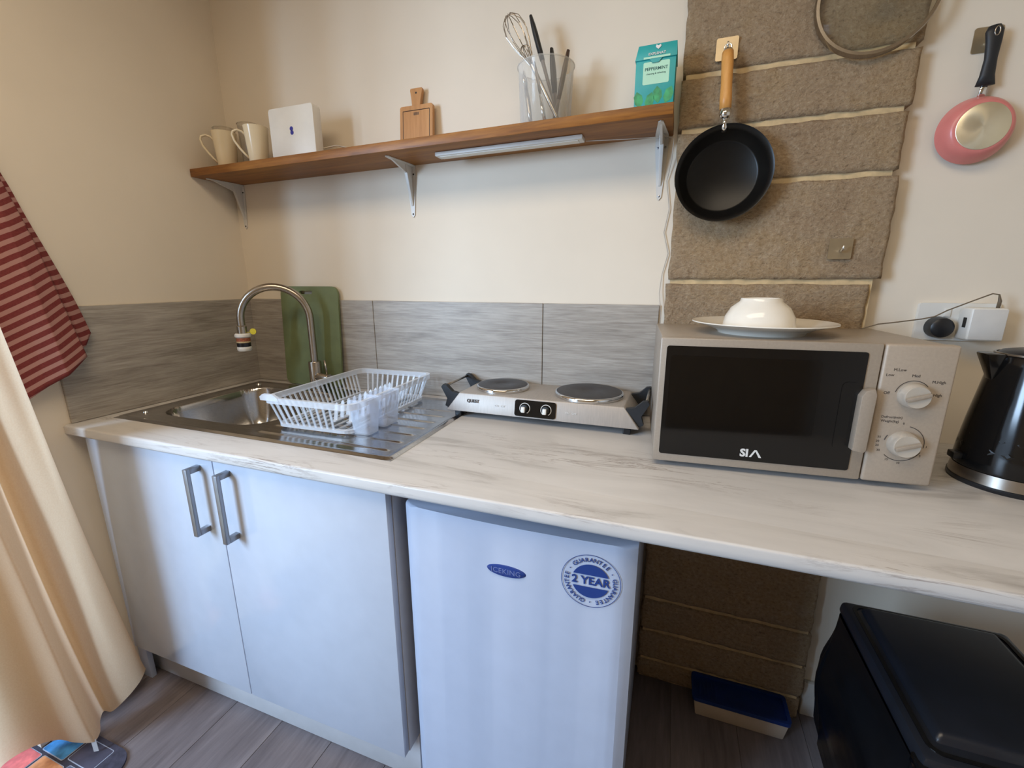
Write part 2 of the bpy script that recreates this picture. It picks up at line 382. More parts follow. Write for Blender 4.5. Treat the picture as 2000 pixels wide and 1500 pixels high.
# block pillar
bm = B(); box(bm, 1.579, 2.030, -0.0345, 0.0, 0.0, ZC-0.001)
wall_pillar = struct(obj('wall_pillar', bm, mortar))
joints = [0.0, 0.075, 0.187, 0.305, 0.54, 0.66, 0.82, 1.055, 1.290, 1.527, 1.655, 1.775, 2.01, 2.245, ZC+0.005]
def block(x0, x1, z0, z1, seed):
    bm = B(); nx, nz = 56, max(8, int((z1-z0)/0.0085)); yf = -0.0425
    g = [[None]*(nz+1) for _ in range(nx+1)]
    for i in range(nx+1):
        for k in range(nz+1):
            x = x0+(x1-x0)*i/nx; z = z0+(z1-z0)*k/nz
            q = Vector((x*38+seed, z*38, seed*1.7)); h = noise.fractal(q, 1.0, 2.0, 4)*0.0034
            q2 = noise.noise(Vector((x*120, z*120+seed, seed))); h -= max(0.0, q2-0.35)*0.006
            e = min(i, nx-i, k*1.0, nz-k)
            y = yf - h + (0.004 if e < 1 else 0.0)
            if i in (0, nx): x += noise.noise(Vector((z*30, seed, i)))*0.004
            if k in (0, nz): z += noise.noise(Vector((x*25, seed, k+9)))*0.0028
            g[i][k] = bm.verts.new((x, y, z))
    for i in range(nx):
        for k in range(nz): bm.faces.new((g[i][k], g[i+1][k], g[i+1][k+1], g[i][k+1]))
    edge = [g[i][0] for i in range(nx+1)] + [g[nx][k] for k in range(1, nz+1)] + [g[i][nz] for i in range(nx-1, -1, -1)] + [g[0][k] for k in range(nz-1, 0, -1)]
    bk = [bm.verts.new((v.co.x, -0.0005, v.co.z)) for v in edge]
    for i in range(len(edge)): bm.faces.new((edge[i], bk[i], bk[(i+1) % len(bk)], edge[(i+1) % len(edge)]))
    return obj('block', bm, block_m, wall_pillar, True)
for k, (a, b) in enumerate(zip(joints, joints[1:])):
    xr = 2.038 + (random.random()-0.5)*0.008
    if abs(a-1.055) < 0.01: xr = 2.024
    if abs(a-1.29) < 0.01: xr = 2.044
    block(1.572+(random.random()-0.5)*0.005, xr, a+0.006, b-0.0065, k*3.1+1)

# ================================================================== WORKTOP, CABINET, SINK
# worktop with the cut-out for the sink bowl
WX1 = XR-0.002
bm = B()
prism(bm, [(0.001, -D), (WX1, -D), (WX1, -0.0005), (0.001, -0.0005)], ZW-0.028, ZW, hole=[(0.10, -0.50), (0.545, -0.50), (0.545, -0.095), (0.10, -0.095)])
es = [e for e in bm.edges if all(abs(v.co.y+D) < 1e-5 for v in e.verts) and abs(e.verts[0].co.z-e.verts[1].co.z) < 1e-6]
bmesh.ops.bevel(bm, geom=es, offset=0.005, segments=3, affect='EDGES', profile=0.5)
worktop = tag(obj('worktop', bm, marble, None, 40), 'long white marble-effect worktop along the kitchen wall', 'worktop')

cab = thing('base_cabinet', 'white gloss two-door base cabinet under the sink', 'cabinet', (0.55, -0.3, 0))
def cab_box(name, mat, x0, x1, y0, y1, z0, z1, bev=0.0): return boxpart(name, mat, cab, x0-0.55, x1-0.55, y0+0.3, y1+0.3, z0, z1, bev=bev)
cab_box('side_panel', grey_carc, 0.046, 0.064, -0.604, -0.03, 0.15, 0.871)
cab_box('side_panel', grey_carc, 1.039, 1.057, -0.604, -0.03, 0.15, 0.871)
cab_box('bottom_panel', grey_carc, 0.065, 1.038, -0.604, -0.03, 0.15, 0.168)
cab_box('front_rail', grey_carc, 0.065, 1.038, -0.604, -0.58, 0.82, 0.871)
cab_box('filler_panel', white_lac, 0.002, 0.0455, -0.60, -0.585, 0.0, 0.871, bev=0.001)
cab_box('plinth', grey_carc, 0.002, 1.06, -0.566, -0.55, 0.001, 0.149, bev=0.001)
cab_box('plinth_return', grey_carc, 1.044, 1.06, -0.549, -0.06, 0.001, 0.149, bev=0.001)
for x0, x1, hx in ((0.0465, 0.5495, 0.500), (0.5525, 1.0565, 0.602)):
    d = cab_box('door', white_gloss, x0, x1, -0.6255, -0.606, 0.153, 0.868, 0.0015)
    bm = B(); ox, oy = hx-0.55, -0.6255+0.3
    box(bm, ox-0.007, ox+0.007, oy-0.036, oy-0.026, 0.664, 0.846, bev=0.001)
    box(bm, ox-0.007, ox+0.007, oy-0.0265, oy+0.0005, 0.664, 0.678, bev=0.001); box(bm, ox-0.007, ox+0.007, oy-0.0265, oy+0.0005, 0.832, 0.846, bev=0.001)
    obj('handle', bm, handle_grey, d, 35)

# sink: one pressed sheet with bowl and drainer
SX0, SX1, SY0, SY1 = 0.050, 1.022, -0.552, -0.045
def sd_rr(x, y, cx, cy, hw, hh, r):
    qx, qy = abs(x-cx)-hw+r, abs(y-cy)-hh+r
    return math.hypot(max(qx, 0), max(qy, 0)) + min(max(qx, qy), 0) - r
def sm(t): t = max(0.0, min(1.0, t)); return t*t*(3-2*t)
def sink_z(x, y):
    dr = sd_rr(x, y, (SX0+SX1)/2, (SY0+SY1)/2, (SX1-SX0)/2, (SY1-SY0)/2, 0.02)
    z = 0.0005 + 0.0045*sm(-dr/0.010) - 0.0035*sm((-dr-0.012)/0.010)
    db = sd_rr(x, y, 0.3225, -0.297, 0.195, 0.172, 0.07)
    if db < 0.012:
        t = max(0.0, min(1.0, (0.012-db)/0.055)); z -= 0.145*(1-(1-t)**2.2)
    if x > 0.56:                        # drainer grooves along the length of the sink
        k = sm((x-0.56)/0.02)*sm((0.985-x)/0.012)
        for yr in (-0.50, -0.445, -0.39, -0.335, -0.28, -0.225, -0.17):
            z += 0.0030*k*math.exp(-((y-yr)/0.0045)**2)
    return z
sink = thing('kitchen_sink', 'stainless steel inset sink with bowl and ridged drainer', 'sink', (0.3225, -0.297, ZW))
bm = B()
xs = [SX0 + (SX1-SX0)*i/250 for i in range(251)]; ys = [SY0 + (SY1-SY0)*i/170 for i in range(171)]
g = [[bm.verts.new((x-0.3225, y+0.297, sink_z(x, y))) for y in ys] for x in xs]
for i in range(250):
    for j in range(170): bm.faces.new((g[i][j], g[i+1][j], g[i+1][j+1], g[i][j+1]))
obj('basin', bm, sink_steel, sink, True)
part('drain', chrome, sink, lambda bm: lathe(bm, [(0, 0.004), (0.016, 0.004), (0.02, 0.001), (0.036, 0.002), (0.04, 0.0)], 32, T(0, 0, -0.1435)), 40)
part('tap_hole_cap', chrome, sink, lambda bm: lathe(bm, [(0, 0.006), (0.008, 0.005), (0.011, 0.0)], 20, T(-0.225, 0.205, 0.0015)), 40)
part('tap_hole_cap', chrome, sink, lambda bm: lathe(bm, [(0, 0.005), (0.006, 0.004), (0.008, 0.0)], 20, T(-0.235, -0.19, 0.0015)), 40)

# tap
tap = thing('kitchen_tap', 'satin steel gooseneck tap with water filter on its spout', 'tap', (0.372, -0.078, ZW+0.0015))
part('tap_body', steel_tube, tap, lambda bm: lathe(bm, [(0, 0), (0.026, 0), (0.026, 0.004), (0.0225, 0.006), (0.0225, 0.103), (0.021, 0.106), (0, 0.106)], 32), 40)
dv = Vector((0.190-0.372, -0.205+0.078, 0)); reach = dv.length; dn = dv.normalized(); rad = reach/2
pts = [(0, 0, 0.10), (0, 0, 0.18), (0, 0, 0.255)]
for i in range(0, 25):
    a = PI*i/24; pts.append(tuple(dn*(rad-rad*math.cos(a)) + Vector((0, 0, 0.262+rad*math.sin(a)))))
pts += [tuple(dn*reach + Vector((0, 0, 0.225)))]
part('spout', steel_tube, tap, lambda bm: tube(bm, pts, 0.0125, 20), 40)
nz = T(*(dn*reach))
part('collar', steel_tube, tap, lambda bm: lathe(bm, [(0.0125, 0.243), (0.0155, 0.240), (0.0155, 0.212), (0, 0.212)], 28, nz), 40)
flt = part('water_filter', white_plastic, tap, lambda bm: lathe(bm, [(0, 0.216), (0.022, 0.216), (0.0255, 0.212), (0.0255, 0.205), (0.022, 0.201), (0, 0.201)], 28, nz), 40)
part('filter_outlet', white_plastic, flt, lambda bm: lathe(bm, [(0, 0.170), (0.0215, 0.170), (0.0228, 0.167), (0.0228, 0.160), (0.0205, 0.155), (0, 0.155)], 28, nz), 40)
for nm, m, z0, z1 in (('filter_band', filt_red, 0.189, 0.201), ('filter_band', filt_tan, 0.184, 0.189), ('filter_band', filt_black, 0.170, 0.184)):
    part(nm, m, flt, lambda bm: lathe(bm, [(0, z0), (0.0218, z0), (0.0218, z1), (0, z1)], 28, nz), 40)
part('tag', yellow, tap, lambda bm: (prism(bm, ellipse(0.0105, 0.0105, 24), -0.0012, 0.0012, nz @ T(0.034, 0.014, 0.222) @ R('Z', 25) @ FACE), tube(bm, [(0.0, 0, 0.219), (0.034, 0.013, 0.220)], 0.001, 6, M=nz)), 40)
part('lever', steel_tube, tap, lambda bm: (lathe(bm, [(0, 0), (0.0155, 0), (0.0155, 0.062), (0.014, 0.064), (0, 0.064)], 28, T(0.012, -0.004, 0.050) @ R('Z', -10) @ R('Y', 90))), 40)
part('lever_rod', steel_tube, tap, lambda bm: tube(bm, [(0.062, -0.011, 0.062), (0.055, -0.010, 0.115)], [0.0028, 0.0036], 10), True)

# ================================================================== DISH RACK
rack = thing('dish_rack', 'translucent white plastic dish rack with cutlery cups on the sink drainer', 'dish rack', (0.71, -0.27, ZW+0.0045), math.radians(1.5))
RW, RL, RH = 0.235, 0.375, 0.088       # base width (x), base length (y), height
def rim(t): return (-RW/2-0.022*t, RW/2+0.022*t, -RL/2-0.018*t, RL/2+0.022*t)
def rk(bm, x0, x1, y0, y1, z0, z1, bev=0.0015): box(bm, x0, x1, y0, y1, z0, z1, bev=bev, seg=1)
def frame_ring(bm, t, z0, z1, w):
    a = rim(t); prism(bm, rrect(a[1]-a[0]+w, a[3]-a[2]+w, 0.03, 5, (a[0]+a[1])/2, (a[2]+a[3])/2), z0, z1, hole=rrect(a[1]-a[0]-w, a[3]-a[2]-w, 0.024, 5, (a[0]+a[1])/2, (a[2]+a[3])/2)[::-1])
part('rim', rack_pl, rack, lambda bm: frame_ring(bm, 1.0, RH-0.016, RH, 0.010), 40)
part('base_frame', rack_pl, rack, lambda bm: (frame_ring(bm, 0.0, 0.004, 0.012, 0.012)))
for k in range(8):
    x = -0.092+k*0.0263; part('base_bar', rack_pl, rack, lambda bm: rk(bm, x-0.0025, x+0.0025, -RL/2+0.008, RL/2-0.008, 0.004, 0.009))
def slat(p0, p1, w, horiz):
    dvec = Vector(p1)-Vector(p0); bm = B()
    s = Vector((w/2, 0, 0)) if horiz else Vector((0, w/2, 0)); n = Vector((0, 0.0013, 0)) if horiz else Vector((0.0013, 0, 0))
    P0, P1 = Vector(p0), Vector(p1); vs = []
    for P in (P0, P1):
        for q in (-s-n, s-n, s+n, -s+n): vs.append(bm.verts.new(P+q))
    for q in ((3,2,1,0),(4,5,6,7),(0,1,5,4),(1,2,6,5),(2,3,7,6),(3,0,4,7)): bm.faces.new([vs[i] for i in q])
    return obj('slat', bm, rack_pl, rack)
a0, a1 = rim(0), rim(1)
for k in range(10):
    f = -0.105 + k*0.019
    slat((f, a0[2], 0.010), (f*1.12, a1[2], RH-0.012), 0.0065, True)
for k in range(12):
    f = -0.10 + k*0.0185
    slat((f, a0[3], 0.010), (f*1.12, a1[3], RH-0.012), 0.0065, True)
for k in range(20):
    f = -0.165 + k*0.0175
    slat((a0[0], f, 0.010), (a1[0], f*1.06, RH-0.012), 0.0055, False)
for k in range(13):
    f = -0.04 + k*0.0175
    slat((a0[1], f, 0.010), (a1[1], f*1.06, RH-0.012), 0.0055, False)
for k in range(11):                    # row of plate dividers down the middle
    y = -0.115 + k*0.026
    for q0, hh in ((0.0, 1.0), (0.05, 0.9)):
        def fin(bm):
            prism(bm, [(q0-0.006, 0.0), (q0+0.006, 0.0), (q0+0.005, 0.045*hh), (q0, 0.052*hh), (q0-0.005, 0.045*hh)], -0.0015, 0.0015, T(0.012, y, 0.008) @ R('X', 78))
        part('plate_divider', rack_pl, rack, fin)
for q0 in (0.004, 0.054): part('divider_rail', rack_pl, rack, lambda bm: rk(bm, q0, q0+0.016, -0.125, 0.155, 0.006, 0.011))
def cutlery(bm, w, l, h, cx, cy):
    n = 5; rows = []
    for z, k in ((0.0, 0.80), (h, 1.0)):
        rows.append([bm.verts.new((x, y, z)) for x, y in rrect(w*k, l*k, 0.012*k, n, cx, cy)])
    for z, k in ((h, 0.93), (0.003, 0.73)):
        rows.append([bm.verts.new((x, y, z)) for x, y in rrect(w*k, l*k, 0.010*k, n, cx, cy)])
    m = len(rows[0])
    for A, Bq in zip(rows, rows[1:]):
        for i in range(m): bm.faces.new((A[i], A[(i+1) % m], Bq[(i+1) % m], Bq[i]))
    bm.faces.new(rows[0][::-1]); bm.faces.new(rows[-1])
part('cutlery_cup', cup_pl, rack, lambda bm: cutlery(bm, 0.062, 0.062, 0.094, 0.138, -0.150), 40)
part('cutlery_cup', cup_pl, rack, lambda bm: cutlery(bm, 0.058, 0.085, 0.092, 0.141, -0.068), 40)
part('carry_lip', rack_pl, rack, lambda bm: prism(bm, [(-0.03, 0.0), (0.03, 0.0), (0.026, 0.010), (0.012, 0.018), (-0.02, 0.018), (-0.032, 0.010)], -0.004, 0.004, T(a1[0]+0.026, a1[2]-0.003, RH-0.008) @ FACE), 40)

# ================================================================== CHOPPING BOARD BEHIND THE TAP
gb = thing('chopping_board', 'green plastic chopping board leaning on the splashback behind the tap', 'chopping board', (0.318, -0.034, ZW+0.003))
gb.rotation_euler = (math.radians(-3.2), 0, 0)
bm = B(); prism(bm, rrect(0.268, 0.372, 0.028, 6, 0, 0.186), -0.004, 0.004, FACE, hole=rrect(0.060, 0.012, 0.0055, 4, -0.012, 0.350)[::-1])
obj('board', bm, green_pl, gb, 40)

# ================================================================== HOT PLATE
hob = thing('double_hot_plate', 'silver electric double hot plate with two dark rings beside the sink', 'hot plate', (1.257, -0.102, ZW))
part('housing', hob_steel, hob, lambda bm: hexa(bm, (-0.277, 0.277, -0.108, 0.093), (-0.238, 0.236, -0.096, 0.085), 0.020, 0.074, 0.003), 40)
for x in (-0.245, 0.245):
    for y in (-0.085, 0.075):
        part('foot', black_plastic, hob, lambda bm: box(bm, x-0.010, x+0.010, y-0.010, y+0.010, 0.0, 0.0205, bev=0.002))
for nm, cx, r in (('heating_plate', -0.137, 0.079), ('heating_plate', 0.127, 0.0955)):
    pl_ = part(nm, iron, hob, lambda bm: lathe(bm, [(0, 0.0865), (0.02, 0.0865), (0.022, 0.0875), (r-0.008, 0.0875), (r-0.003, 0.086), (r-0.003, 0.08), (0, 0.08)], 56, T(cx, 0.0, 0)), 30)
    part('rim_ring', chrome, pl_, lambda bm: lathe(bm, [(r-0.003, 0.0862), (r, 0.0855), (r+0.002, 0.080), (r+0.001, 0.0745), (r-0.01, 0.0742)], 56, T(cx, 0.0, 0)), 60)
tilt = math.degrees(math.atan2(0.012, 0.054))
FR = T(0, -0.1027, 0.047) @ R('X', -tilt) @ FACE      # the sloping front face
cp = part('control_panel', black_gloss, hob, lambda bm: prism(bm, rrect(0.118, 0.046, 0.007, 5), -0.001, 0.0025, FR @ T(-0.003, 0, 0)), 40)
for kx in (-0.032, 0.029):
    part('dial_ring', ink_white, cp, lambda bm: tube(bm, [(kx+0.0145*math.cos(t), 0.0145*math.sin(t), 0.003) for t in [math.radians(-60+290*i/40) for i in range(41)]], 0.0011, 6, M=FR))
    part('knob', black_plastic, cp, lambda bm: lathe(bm, [(0.0105, 0), (0.0095, 0.010), (0, 0.011)], 24, FR @ T(kx, 0, 0.002)), 40)
    part('knob_grip', white_plastic, cp, lambda bm: box(bm, kx-0.0060, kx+0.0046, -0.0115, 0.0045, 0.011, 0.020, bev=0.002, M=FR), 40)
def hob_text(bm):
    text(bm, 'QUEST', 0.0125, FR @ T(-0.192, 0.006, 0.0012), bold=0.0004)
part('lettering', ink_dark, hob, hob_text)
def hob_text2(bm):
    text(bm, 'ON   OFF', 0.0075, FR @ T(-0.108, -0.001, 0.0012)); text(bm, 'ON   OFF', 0.0075, FR @ T(0.098, -0.002, 0.0012))
part('lettering', ink_white, hob, hob_text2)
for s in (-1, 1):
    h = part('handle', black_soft, hob, lambda bm: prism(bm, [(s*0.272, 0.022), (s*0.286, 0.030), (s*0.279, 0.052), (s*0.298, 0.086), (s*0.292, 0.094), (s*0.281, 0.092), (s*0.262, 0.074), (s*0.234, 0.068)][::-s], -0.008, 0.008, T(0, -0.088, 0) @ FACE), 30)
    h2 = part('handle', black_soft, hob, lambda bm: prism(bm, [(s*0.272, 0.022), (s*0.286, 0.030), (s*0.279, 0.052), (s*0.298, 0.086), (s*0.292, 0.094), (s*0.281, 0.092), (s*0.262, 0.074), (s*0.234, 0.068)][::-s], -0.008, 0.008, T(0, 0.075, 0) @ FACE), 30)
    part('grip_bar', steel_tube, h, lambda bm: tube(bm, [(s*0.290, -0.088, 0.087), (s*0.290, 0.075, 0.087)], 0.0038, 10), True)

# ================================================================== MICROWAVE
MWA = math.atan2(0.039, 0.511)
mw = thing('microwave', 'silver microwave oven with black glass door on the worktop', 'microwave', (1.573, -0.376, ZW), MWA)
MWW, MWH, MWD = 0.503, 0.281, 0.325     # local: x 0..width, y 0..depth, z
part('housing', silver_pl, mw, lambda bm: box(bm, 0.004, MWW-0.004, 0.020, MWD, 0.012, MWH-0.002, bev=0.003), 35)
for x in (0.05, MWW-0.05):
    for y in (0.05, MWD-0.05): part('foot', black_plastic, mw, lambda bm: lathe(bm, [(0.011, 0), (0.012, 0.013), (0, 0.013)], 16, T(x, y, 0)), 40)
mdoor = part('door', silver_pl, mw, lambda bm: box(bm, 0.0, 0.388, 0.0, 0.0195, 0.012, MWH, bev=0.004), 35)
part('door_glass', black_gloss, mdoor, lambda bm: prism(bm, rrect(0.352, 0.234, 0.005, 3, 0.189, 0.1475), 0, 0.0022, FACE), 35)
part('window', plain('smoked_window', (7, 7, 8), 0.08), mdoor, lambda bm: prism(bm, rrect(0.272, 0.158, 0.006, 3, 0.158, 0.166), 0.002, 0.0028, FACE), 35)
hb = B()
pr = [(0.000, 0.078), (0.019, 0.074), (0.023, 0.080), (0.024, 0.188), (0.020, 0.200), (0.006, 0.195), (0.000, 0.184)]
prism(hb, [(x+0.358, z) for x, z in pr], 0.001, 0.020, FACE); bmesh.ops.bevel(hb, geom=list(hb.edges), offset=0.002, segments=2, affect='EDGES', profile=0.5)
obj('handle', hb, silver_pl, mdoor, 35)
part('recess', black_gloss, mdoor, lambda bm: prism(bm, rrect(0.030, 0.135, 0.010, 4, 0.346, 0.140), 0.0018, 0.0032, FACE), 35)
def sia(bm):
    text(bm, 'SI', 0.0225, T(0.179, 0, 0.0475) @ FACE @ T(0, 0, 0.0026), bold=0.0009)
    prism(bm, [(0.1885, 0.040), (0.1925, 0.040), (0.1995, 0.053), (0.2065, 0.040), (0.2115, 0.040), (0.2015, 0.056), (0.1975, 0.056)], 0.0024, 0.0028, FACE)
part('logo', ink_white, mdoor, sia)
mp = part('control_panel', panel_pl, mw, lambda bm: box(bm, 0.3905, MWW, 0.0, 0.0195, 0.012, MWH, bev=0.005, seg=3), 35)
KX = 0.444
for kz, r in ((0.188, 0.0235), (0.094, 0.0245)):
    kn = part('knob', knob_pl, mp, lambda bm: lathe(bm, [(r, 0.0), (r, 0.004), (r-0.0015, 0.016), (r-0.004, 0.0195), (0.011, 0.0185), (0, 0.0175)], 40, T(KX, 0, kz) @ FACE), 30)
    part('pointer', silver_pl, kn, lambda bm: box(bm, -r+0.004, r-0.004, -0.0035, 0.0035, 0.016, 0.024, bev=0.002, M=T(KX, 0, kz) @ FACE @ R('Z', 20)), 35)
def marks(bm):
    def arc(cz, r, d0, d1, w=0.0006): tube(bm, [(KX+r*math.cos(math.radians(d0+(d1-d0)*i/24)), cz+r*math.sin(math.radians(d0+(d1-d0)*i/24)), 0.0003) for i in range(25)], w, 5, M=FACE)
    arc(0.188, 0.0270, 40, 170); arc(0.094, 0.0345, -10, 78); arc(0.094, 0.0345, 225, 335); arc(0.094, 0.0290, 150, 170, 0.0008)
    for s, dx, dz in (('Med', 0.0, 0.036), ('M.Low', -0.026, 0.046), ('Low', -0.040, 0.036), ('M.High', 0.036, 0.026), ('High', 0.038, 0.002), ('Off', -0.040, 0.002)):
        text(bm, s, 0.0072, T(KX+dx, 0, 0.188+dz) @ FACE @ T(0, 0, 0.0002))
    for s, dx, dz in (('Defrost(min)', -0.024, 0.050), ('Weight(kg)', -0.026, 0.042)):
        text(bm, s, 0.0064, T(KX+dx, 0, 0.094+dz) @ FACE @ T(0, 0, 0.0002))
    for s, d in (('30', 205), ('25', 190), ('20', 178), ('15', 240), ('10', 270), ('5', 325), ('1', 355), ('35', 165), ('0', 95)):
        text(bm, s, 0.0058, T(KX+0.039*math.cos(math.radians(d)), 0, 0.094+0.039*math.sin(math.radians(d))) @ FACE @ T(0, 0, 0.0002))
part('dial_markings', ink_dark, mp, marks)['kind'] = 'stuff'

# plate and upturned bowl on the microwave
rot = lambda x, y: (1.573 + x*math.cos(MWA) - y*math.sin(MWA), -0.376 + x*math.sin(MWA) + y*math.cos(MWA))
px, py = rot(0.218, 0.150); ZM = ZW + MWH - 0.002
bm = B(); lathe(bm, [(0, 0.004), (0.075, 0.004), (0.08, 0.0), (0.086, 0.0), (0.09, 0.006), (0.108, 0.014), (0.140, 0.0225), (0.1435, 0.024), (0.143, 0.026), (0.139, 0.0255), (0.105, 0.017), (0.085, 0.010), (0, 0.009)], 64, None)
plate = tag(obj('dinner_plate', bm, ceramic, None, 40), 'white dinner plate lying on top of the microwave', 'plate'); plate.location = (px, py, ZM)
bm = B(); lathe(bm, [(0, 0.064), (0.034, 0.064), (0.036, 0.067), (0.040, 0.067), (0.042, 0.060), (0.058, 0.047), (0.069, 0.027), (0.0735, 0.0), (0.071, 0.0), (0.066, 0.026), (0.055, 0.044), (0.038, 0.056), (0, 0.058)], 64, None)
bowl = tag(obj('soup_bowl', bm, ceramic, None, 40), 'white bowl turned upside down on the plate', 'bowl'); bowl.location = (px-0.006, py-0.004, ZM+0.0095)

# ================================================================== KETTLE
ket = thing('kettle', 'black electric kettle with steel base band right of the microwave', 'kettle', (2.243, -0.232, ZW))
part('power_base', black_plastic, ket, lambda bm: lathe(bm, [(0, 0), (0.086, 0), (0.089, 0.004), (0.089, 0.010), (0, 0.010)], 56), 40)
part('base_band', steel_tube, ket, lambda bm: lathe(bm, [(0.080, 0.0102), (0.0875, 0.0105), (0.0855, 0.032), (0.080, 0.0325)], 56), 40)
kb = part('body', black_gloss, ket, lambda bm: lathe(bm, [(0.0, 0.033), (0.0845, 0.033), (0.0855, 0.038), (0.0835, 0.070), (0.0785, 0.120), (0.0725, 0.170), (0.0665, 0.220), (0.0625, 0.252), (0.0605, 0.256), (0, 0.256)], 40), 40)
part('spout', black_gloss, ket, lambda bm: hexa(bm, (-0.068, -0.045, -0.010, 0.010), (-0.088, -0.045, -0.020, 0.020), 0.205, 0.258, 0.004), 40)
part('lid', black_plastic, ket, lambda bm: lathe(bm, [(0, 0.268), (0.030, 0.268), (0.052, 0.263), (0.058, 0.2562), (0, 0.2562)], 40), 40)
part('lid_rim', steel_tube, ket, lambda bm: lathe(bm, [(0.0585, 0.2565), (0.0622, 0.2562), (0.0618, 0.2595), (0.0585, 0.2595)], 40), 40)
part('handle', black_plastic, ket, lambda bm: tube(bm, [(0.058, 0, 0.245), (0.085, 0, 0.262), (0.118, 0, 0.250), (0.132, 0, 0.205), (0.128, 0, 0.130), (0.112, 0, 0.075), (0.080, 0, 0.060)], [0.012, 0.013, 0.014, 0.013, 0.012, 0.011, 0.010], 14), True)
part('power_switch', black_plastic, ket, lambda bm: box(bm, -0.098, -0.080, -0.012, 0.012, 0.042, 0.056, bev=0.003), 40)
part('brand_mark', filt_red, ket, lambda bm: lathe(bm, [(0.0035, 0), (0.0035, 0.0012), (0, 0.0014)], 16, R('Z', -62) @ T(0.0868, 0, 0.021) @ R('Y', 84)), 40)
# knit of pressed diamonds over the kettle body
def facets(bm):
    for k in range(7):
        z = 0.075+k*0.024
        r = 0.0835-(z-0.070)*0.118
        for i in range(20):
            a = 2*PI*(i+0.5*(k % 2))/20
            lathe(bm, [(0.0105, 0), (0.004, 0.0012), (0, 0.0012)], 4, R('Z', math.degrees(a)) @ T(r-0.0008, 0, z) @ R('Y', 83))
o = part('facet_relief', black_gloss, kb, facets); o['kind'] = 'stuff'

# ================================================================== SHELF AND WHAT STANDS ON IT
TL = 0.0105
def shz(x): return 1.667 + TL*x
shelf = thing('wall_shelf', 'stained wooden wall shelf on white metal brackets above the sink', 'shelf', (0.0, 0.0, 1.642))
shelf.rotation_euler = (0, -math.atan(TL), 0)
part('shelf_board', shelf_wood, shelf, lambda bm: box(bm, 0.003, 1.559, -0.165, -0.001, 0.0, 0.025, bev=0.0015), 35)
def bracket(x):
    b = part('bracket', white_metal, shelf, lambda bm: (
        prism(bm, [(-0.016, 0.0), (0.016, 0.0), (0.016, -0.030), (0.006, -0.148), (0.0, -0.155), (-0.006, -0.148), (-0.016, -0.030)], 0.0012, 0.0035, T(x, 0, 0) @ FACE),
        prism(bm, [(-0.016, 0.0), (0.016, 0.0), (0.016, 0.028), (0.006, 0.128), (0.0, 0.134), (-0.006, 0.128), (-0.016, 0.028)], 0.0006, 0.0030, T(x, -0.001, 0) @ R('X', 180)),
        hexa(bm, (x-0.0035, x+0.0035, -0.006, -0.003), (x-0.006, x+0.006, -0.040, -0.003), -0.120, -0.003, 0.001),
        hexa(bm, (x-0.003, x+0.003, -0.008, -0.0035), (x-0.003, x+0.003, -0.112, -0.0035), -0.034, -0.003)), 35)
    for dx, z in ((-0.009, -0.026), (0.009, -0.026), (0.0, -0.145)):
        part('screw', dark_gap if x < 1.2 else handle_grey, b, lambda bm: lathe(bm, [(0, 0.0012), (0.0028, 0.0006), (0.003, 0)], 10, T(x+dx, -0.0035, z) @ FACE))
for x in (0.034, 0.772, 1.532): bracket(x)

def mug(loc, rz, label):
    m = thing('mug', label, 'mug', loc, rz, 'white mugs on the shelf')
    part('cup', mug_china, m, lambda bm: lathe(bm, [(0, 0.0), (0.0265, 0.0), (0.0285, 0.003), (0.0365, 0.106), (0.0375, 0.110), (0.036, 0.111), (0.0345, 0.107), (0.0265, 0.006), (0, 0.005)], 40), 40)
    part('handle', mug_china, m, lambda bm: tube(bm, [(0.032, 0, 0.083), (0.041, 0, 0.093), (0.054, 0, 0.096), (0.066, 0, 0.090), (0.069, 0, 0.080), (0.064, 0, 0.062), (0.052, 0, 0.043), (0.040, 0, 0.028), (0.029, 0, 0.015)], [(0.0035, 0.006)]*9, 12, flat=(0, 0, 1)), True)
    return m
mug((0.127, -0.118, shz(0.127)), math.radians(231), 'cream white mug nearest the corner on the shelf')
mug((0.270, -0.118, shz(0.270)), math.radians(228), 'cream white mug beside the router on the shelf')
for x, y, lab in ((0.057, -0.058, 'clear drinking glass behind the corner mug on the shelf'), (0.172, -0.057, 'clear drinking glass behind the mug beside the router')):
    bm = B(); lathe(bm, [(0, 0), (0.026, 0), (0.028, 0.002), (0.0345, 0.144), (0.0362, 0.1455), (0.0345, 0.148), (0.0325, 0.146), (0.0265, 0.010), (0, 0.008)], 36)
    o = tag(obj('drinking_glass', bm, clear_glass, None, 40), lab, 'glass', 'glasses on the shelf'); o.location = (x, y, shz(x))

rt = thing('wifi_router', 'white square broadband router with small blue logo on the shelf', 'router', (0.425, -0.108, shz(0.335)), 0)
bm = B(); prism(bm, rrect(0.178, 0.146, 0.010, 5, 0, 0.079), -0.017, 0.017, FACE); bmesh.ops.bevel(bm, geom=[e for e in bm.edges if abs(e.verts[0].co.y-e.verts[1].co.y) < 1e-6], offset=0.003, segments=2, affect='EDGES', profile=0.5)
obj('casing', bm, white_plastic, rt, 40)
part('stand', white_plastic, rt, lambda bm: box(bm, -0.080, 0.080, -0.019, 0.019, 0.0, 0.0065, bev=0.002), 35)
part('logo', logo_blue, rt, lambda bm: (prism(bm, ellipse(0.0065, 0.0065, 20, 0, 0.088), 0.017, 0.0176, FACE), prism(bm, ellipse(0.0065, 0.0065, 20, 0.001, 0.077), 0.017, 0.0176, FACE)))
part('cable', cable_white, rt, lambda bm: tube(bm, [(0.085, 0.012, 0.03), (0.115, 0.045, 0.045), (0.15, 0.07, 0.040), (0.18, 0.075, 0.015), (0.20, 0.07, 0.006), (0.23, 0.06, 0.0055)], 0.002, 8), True)

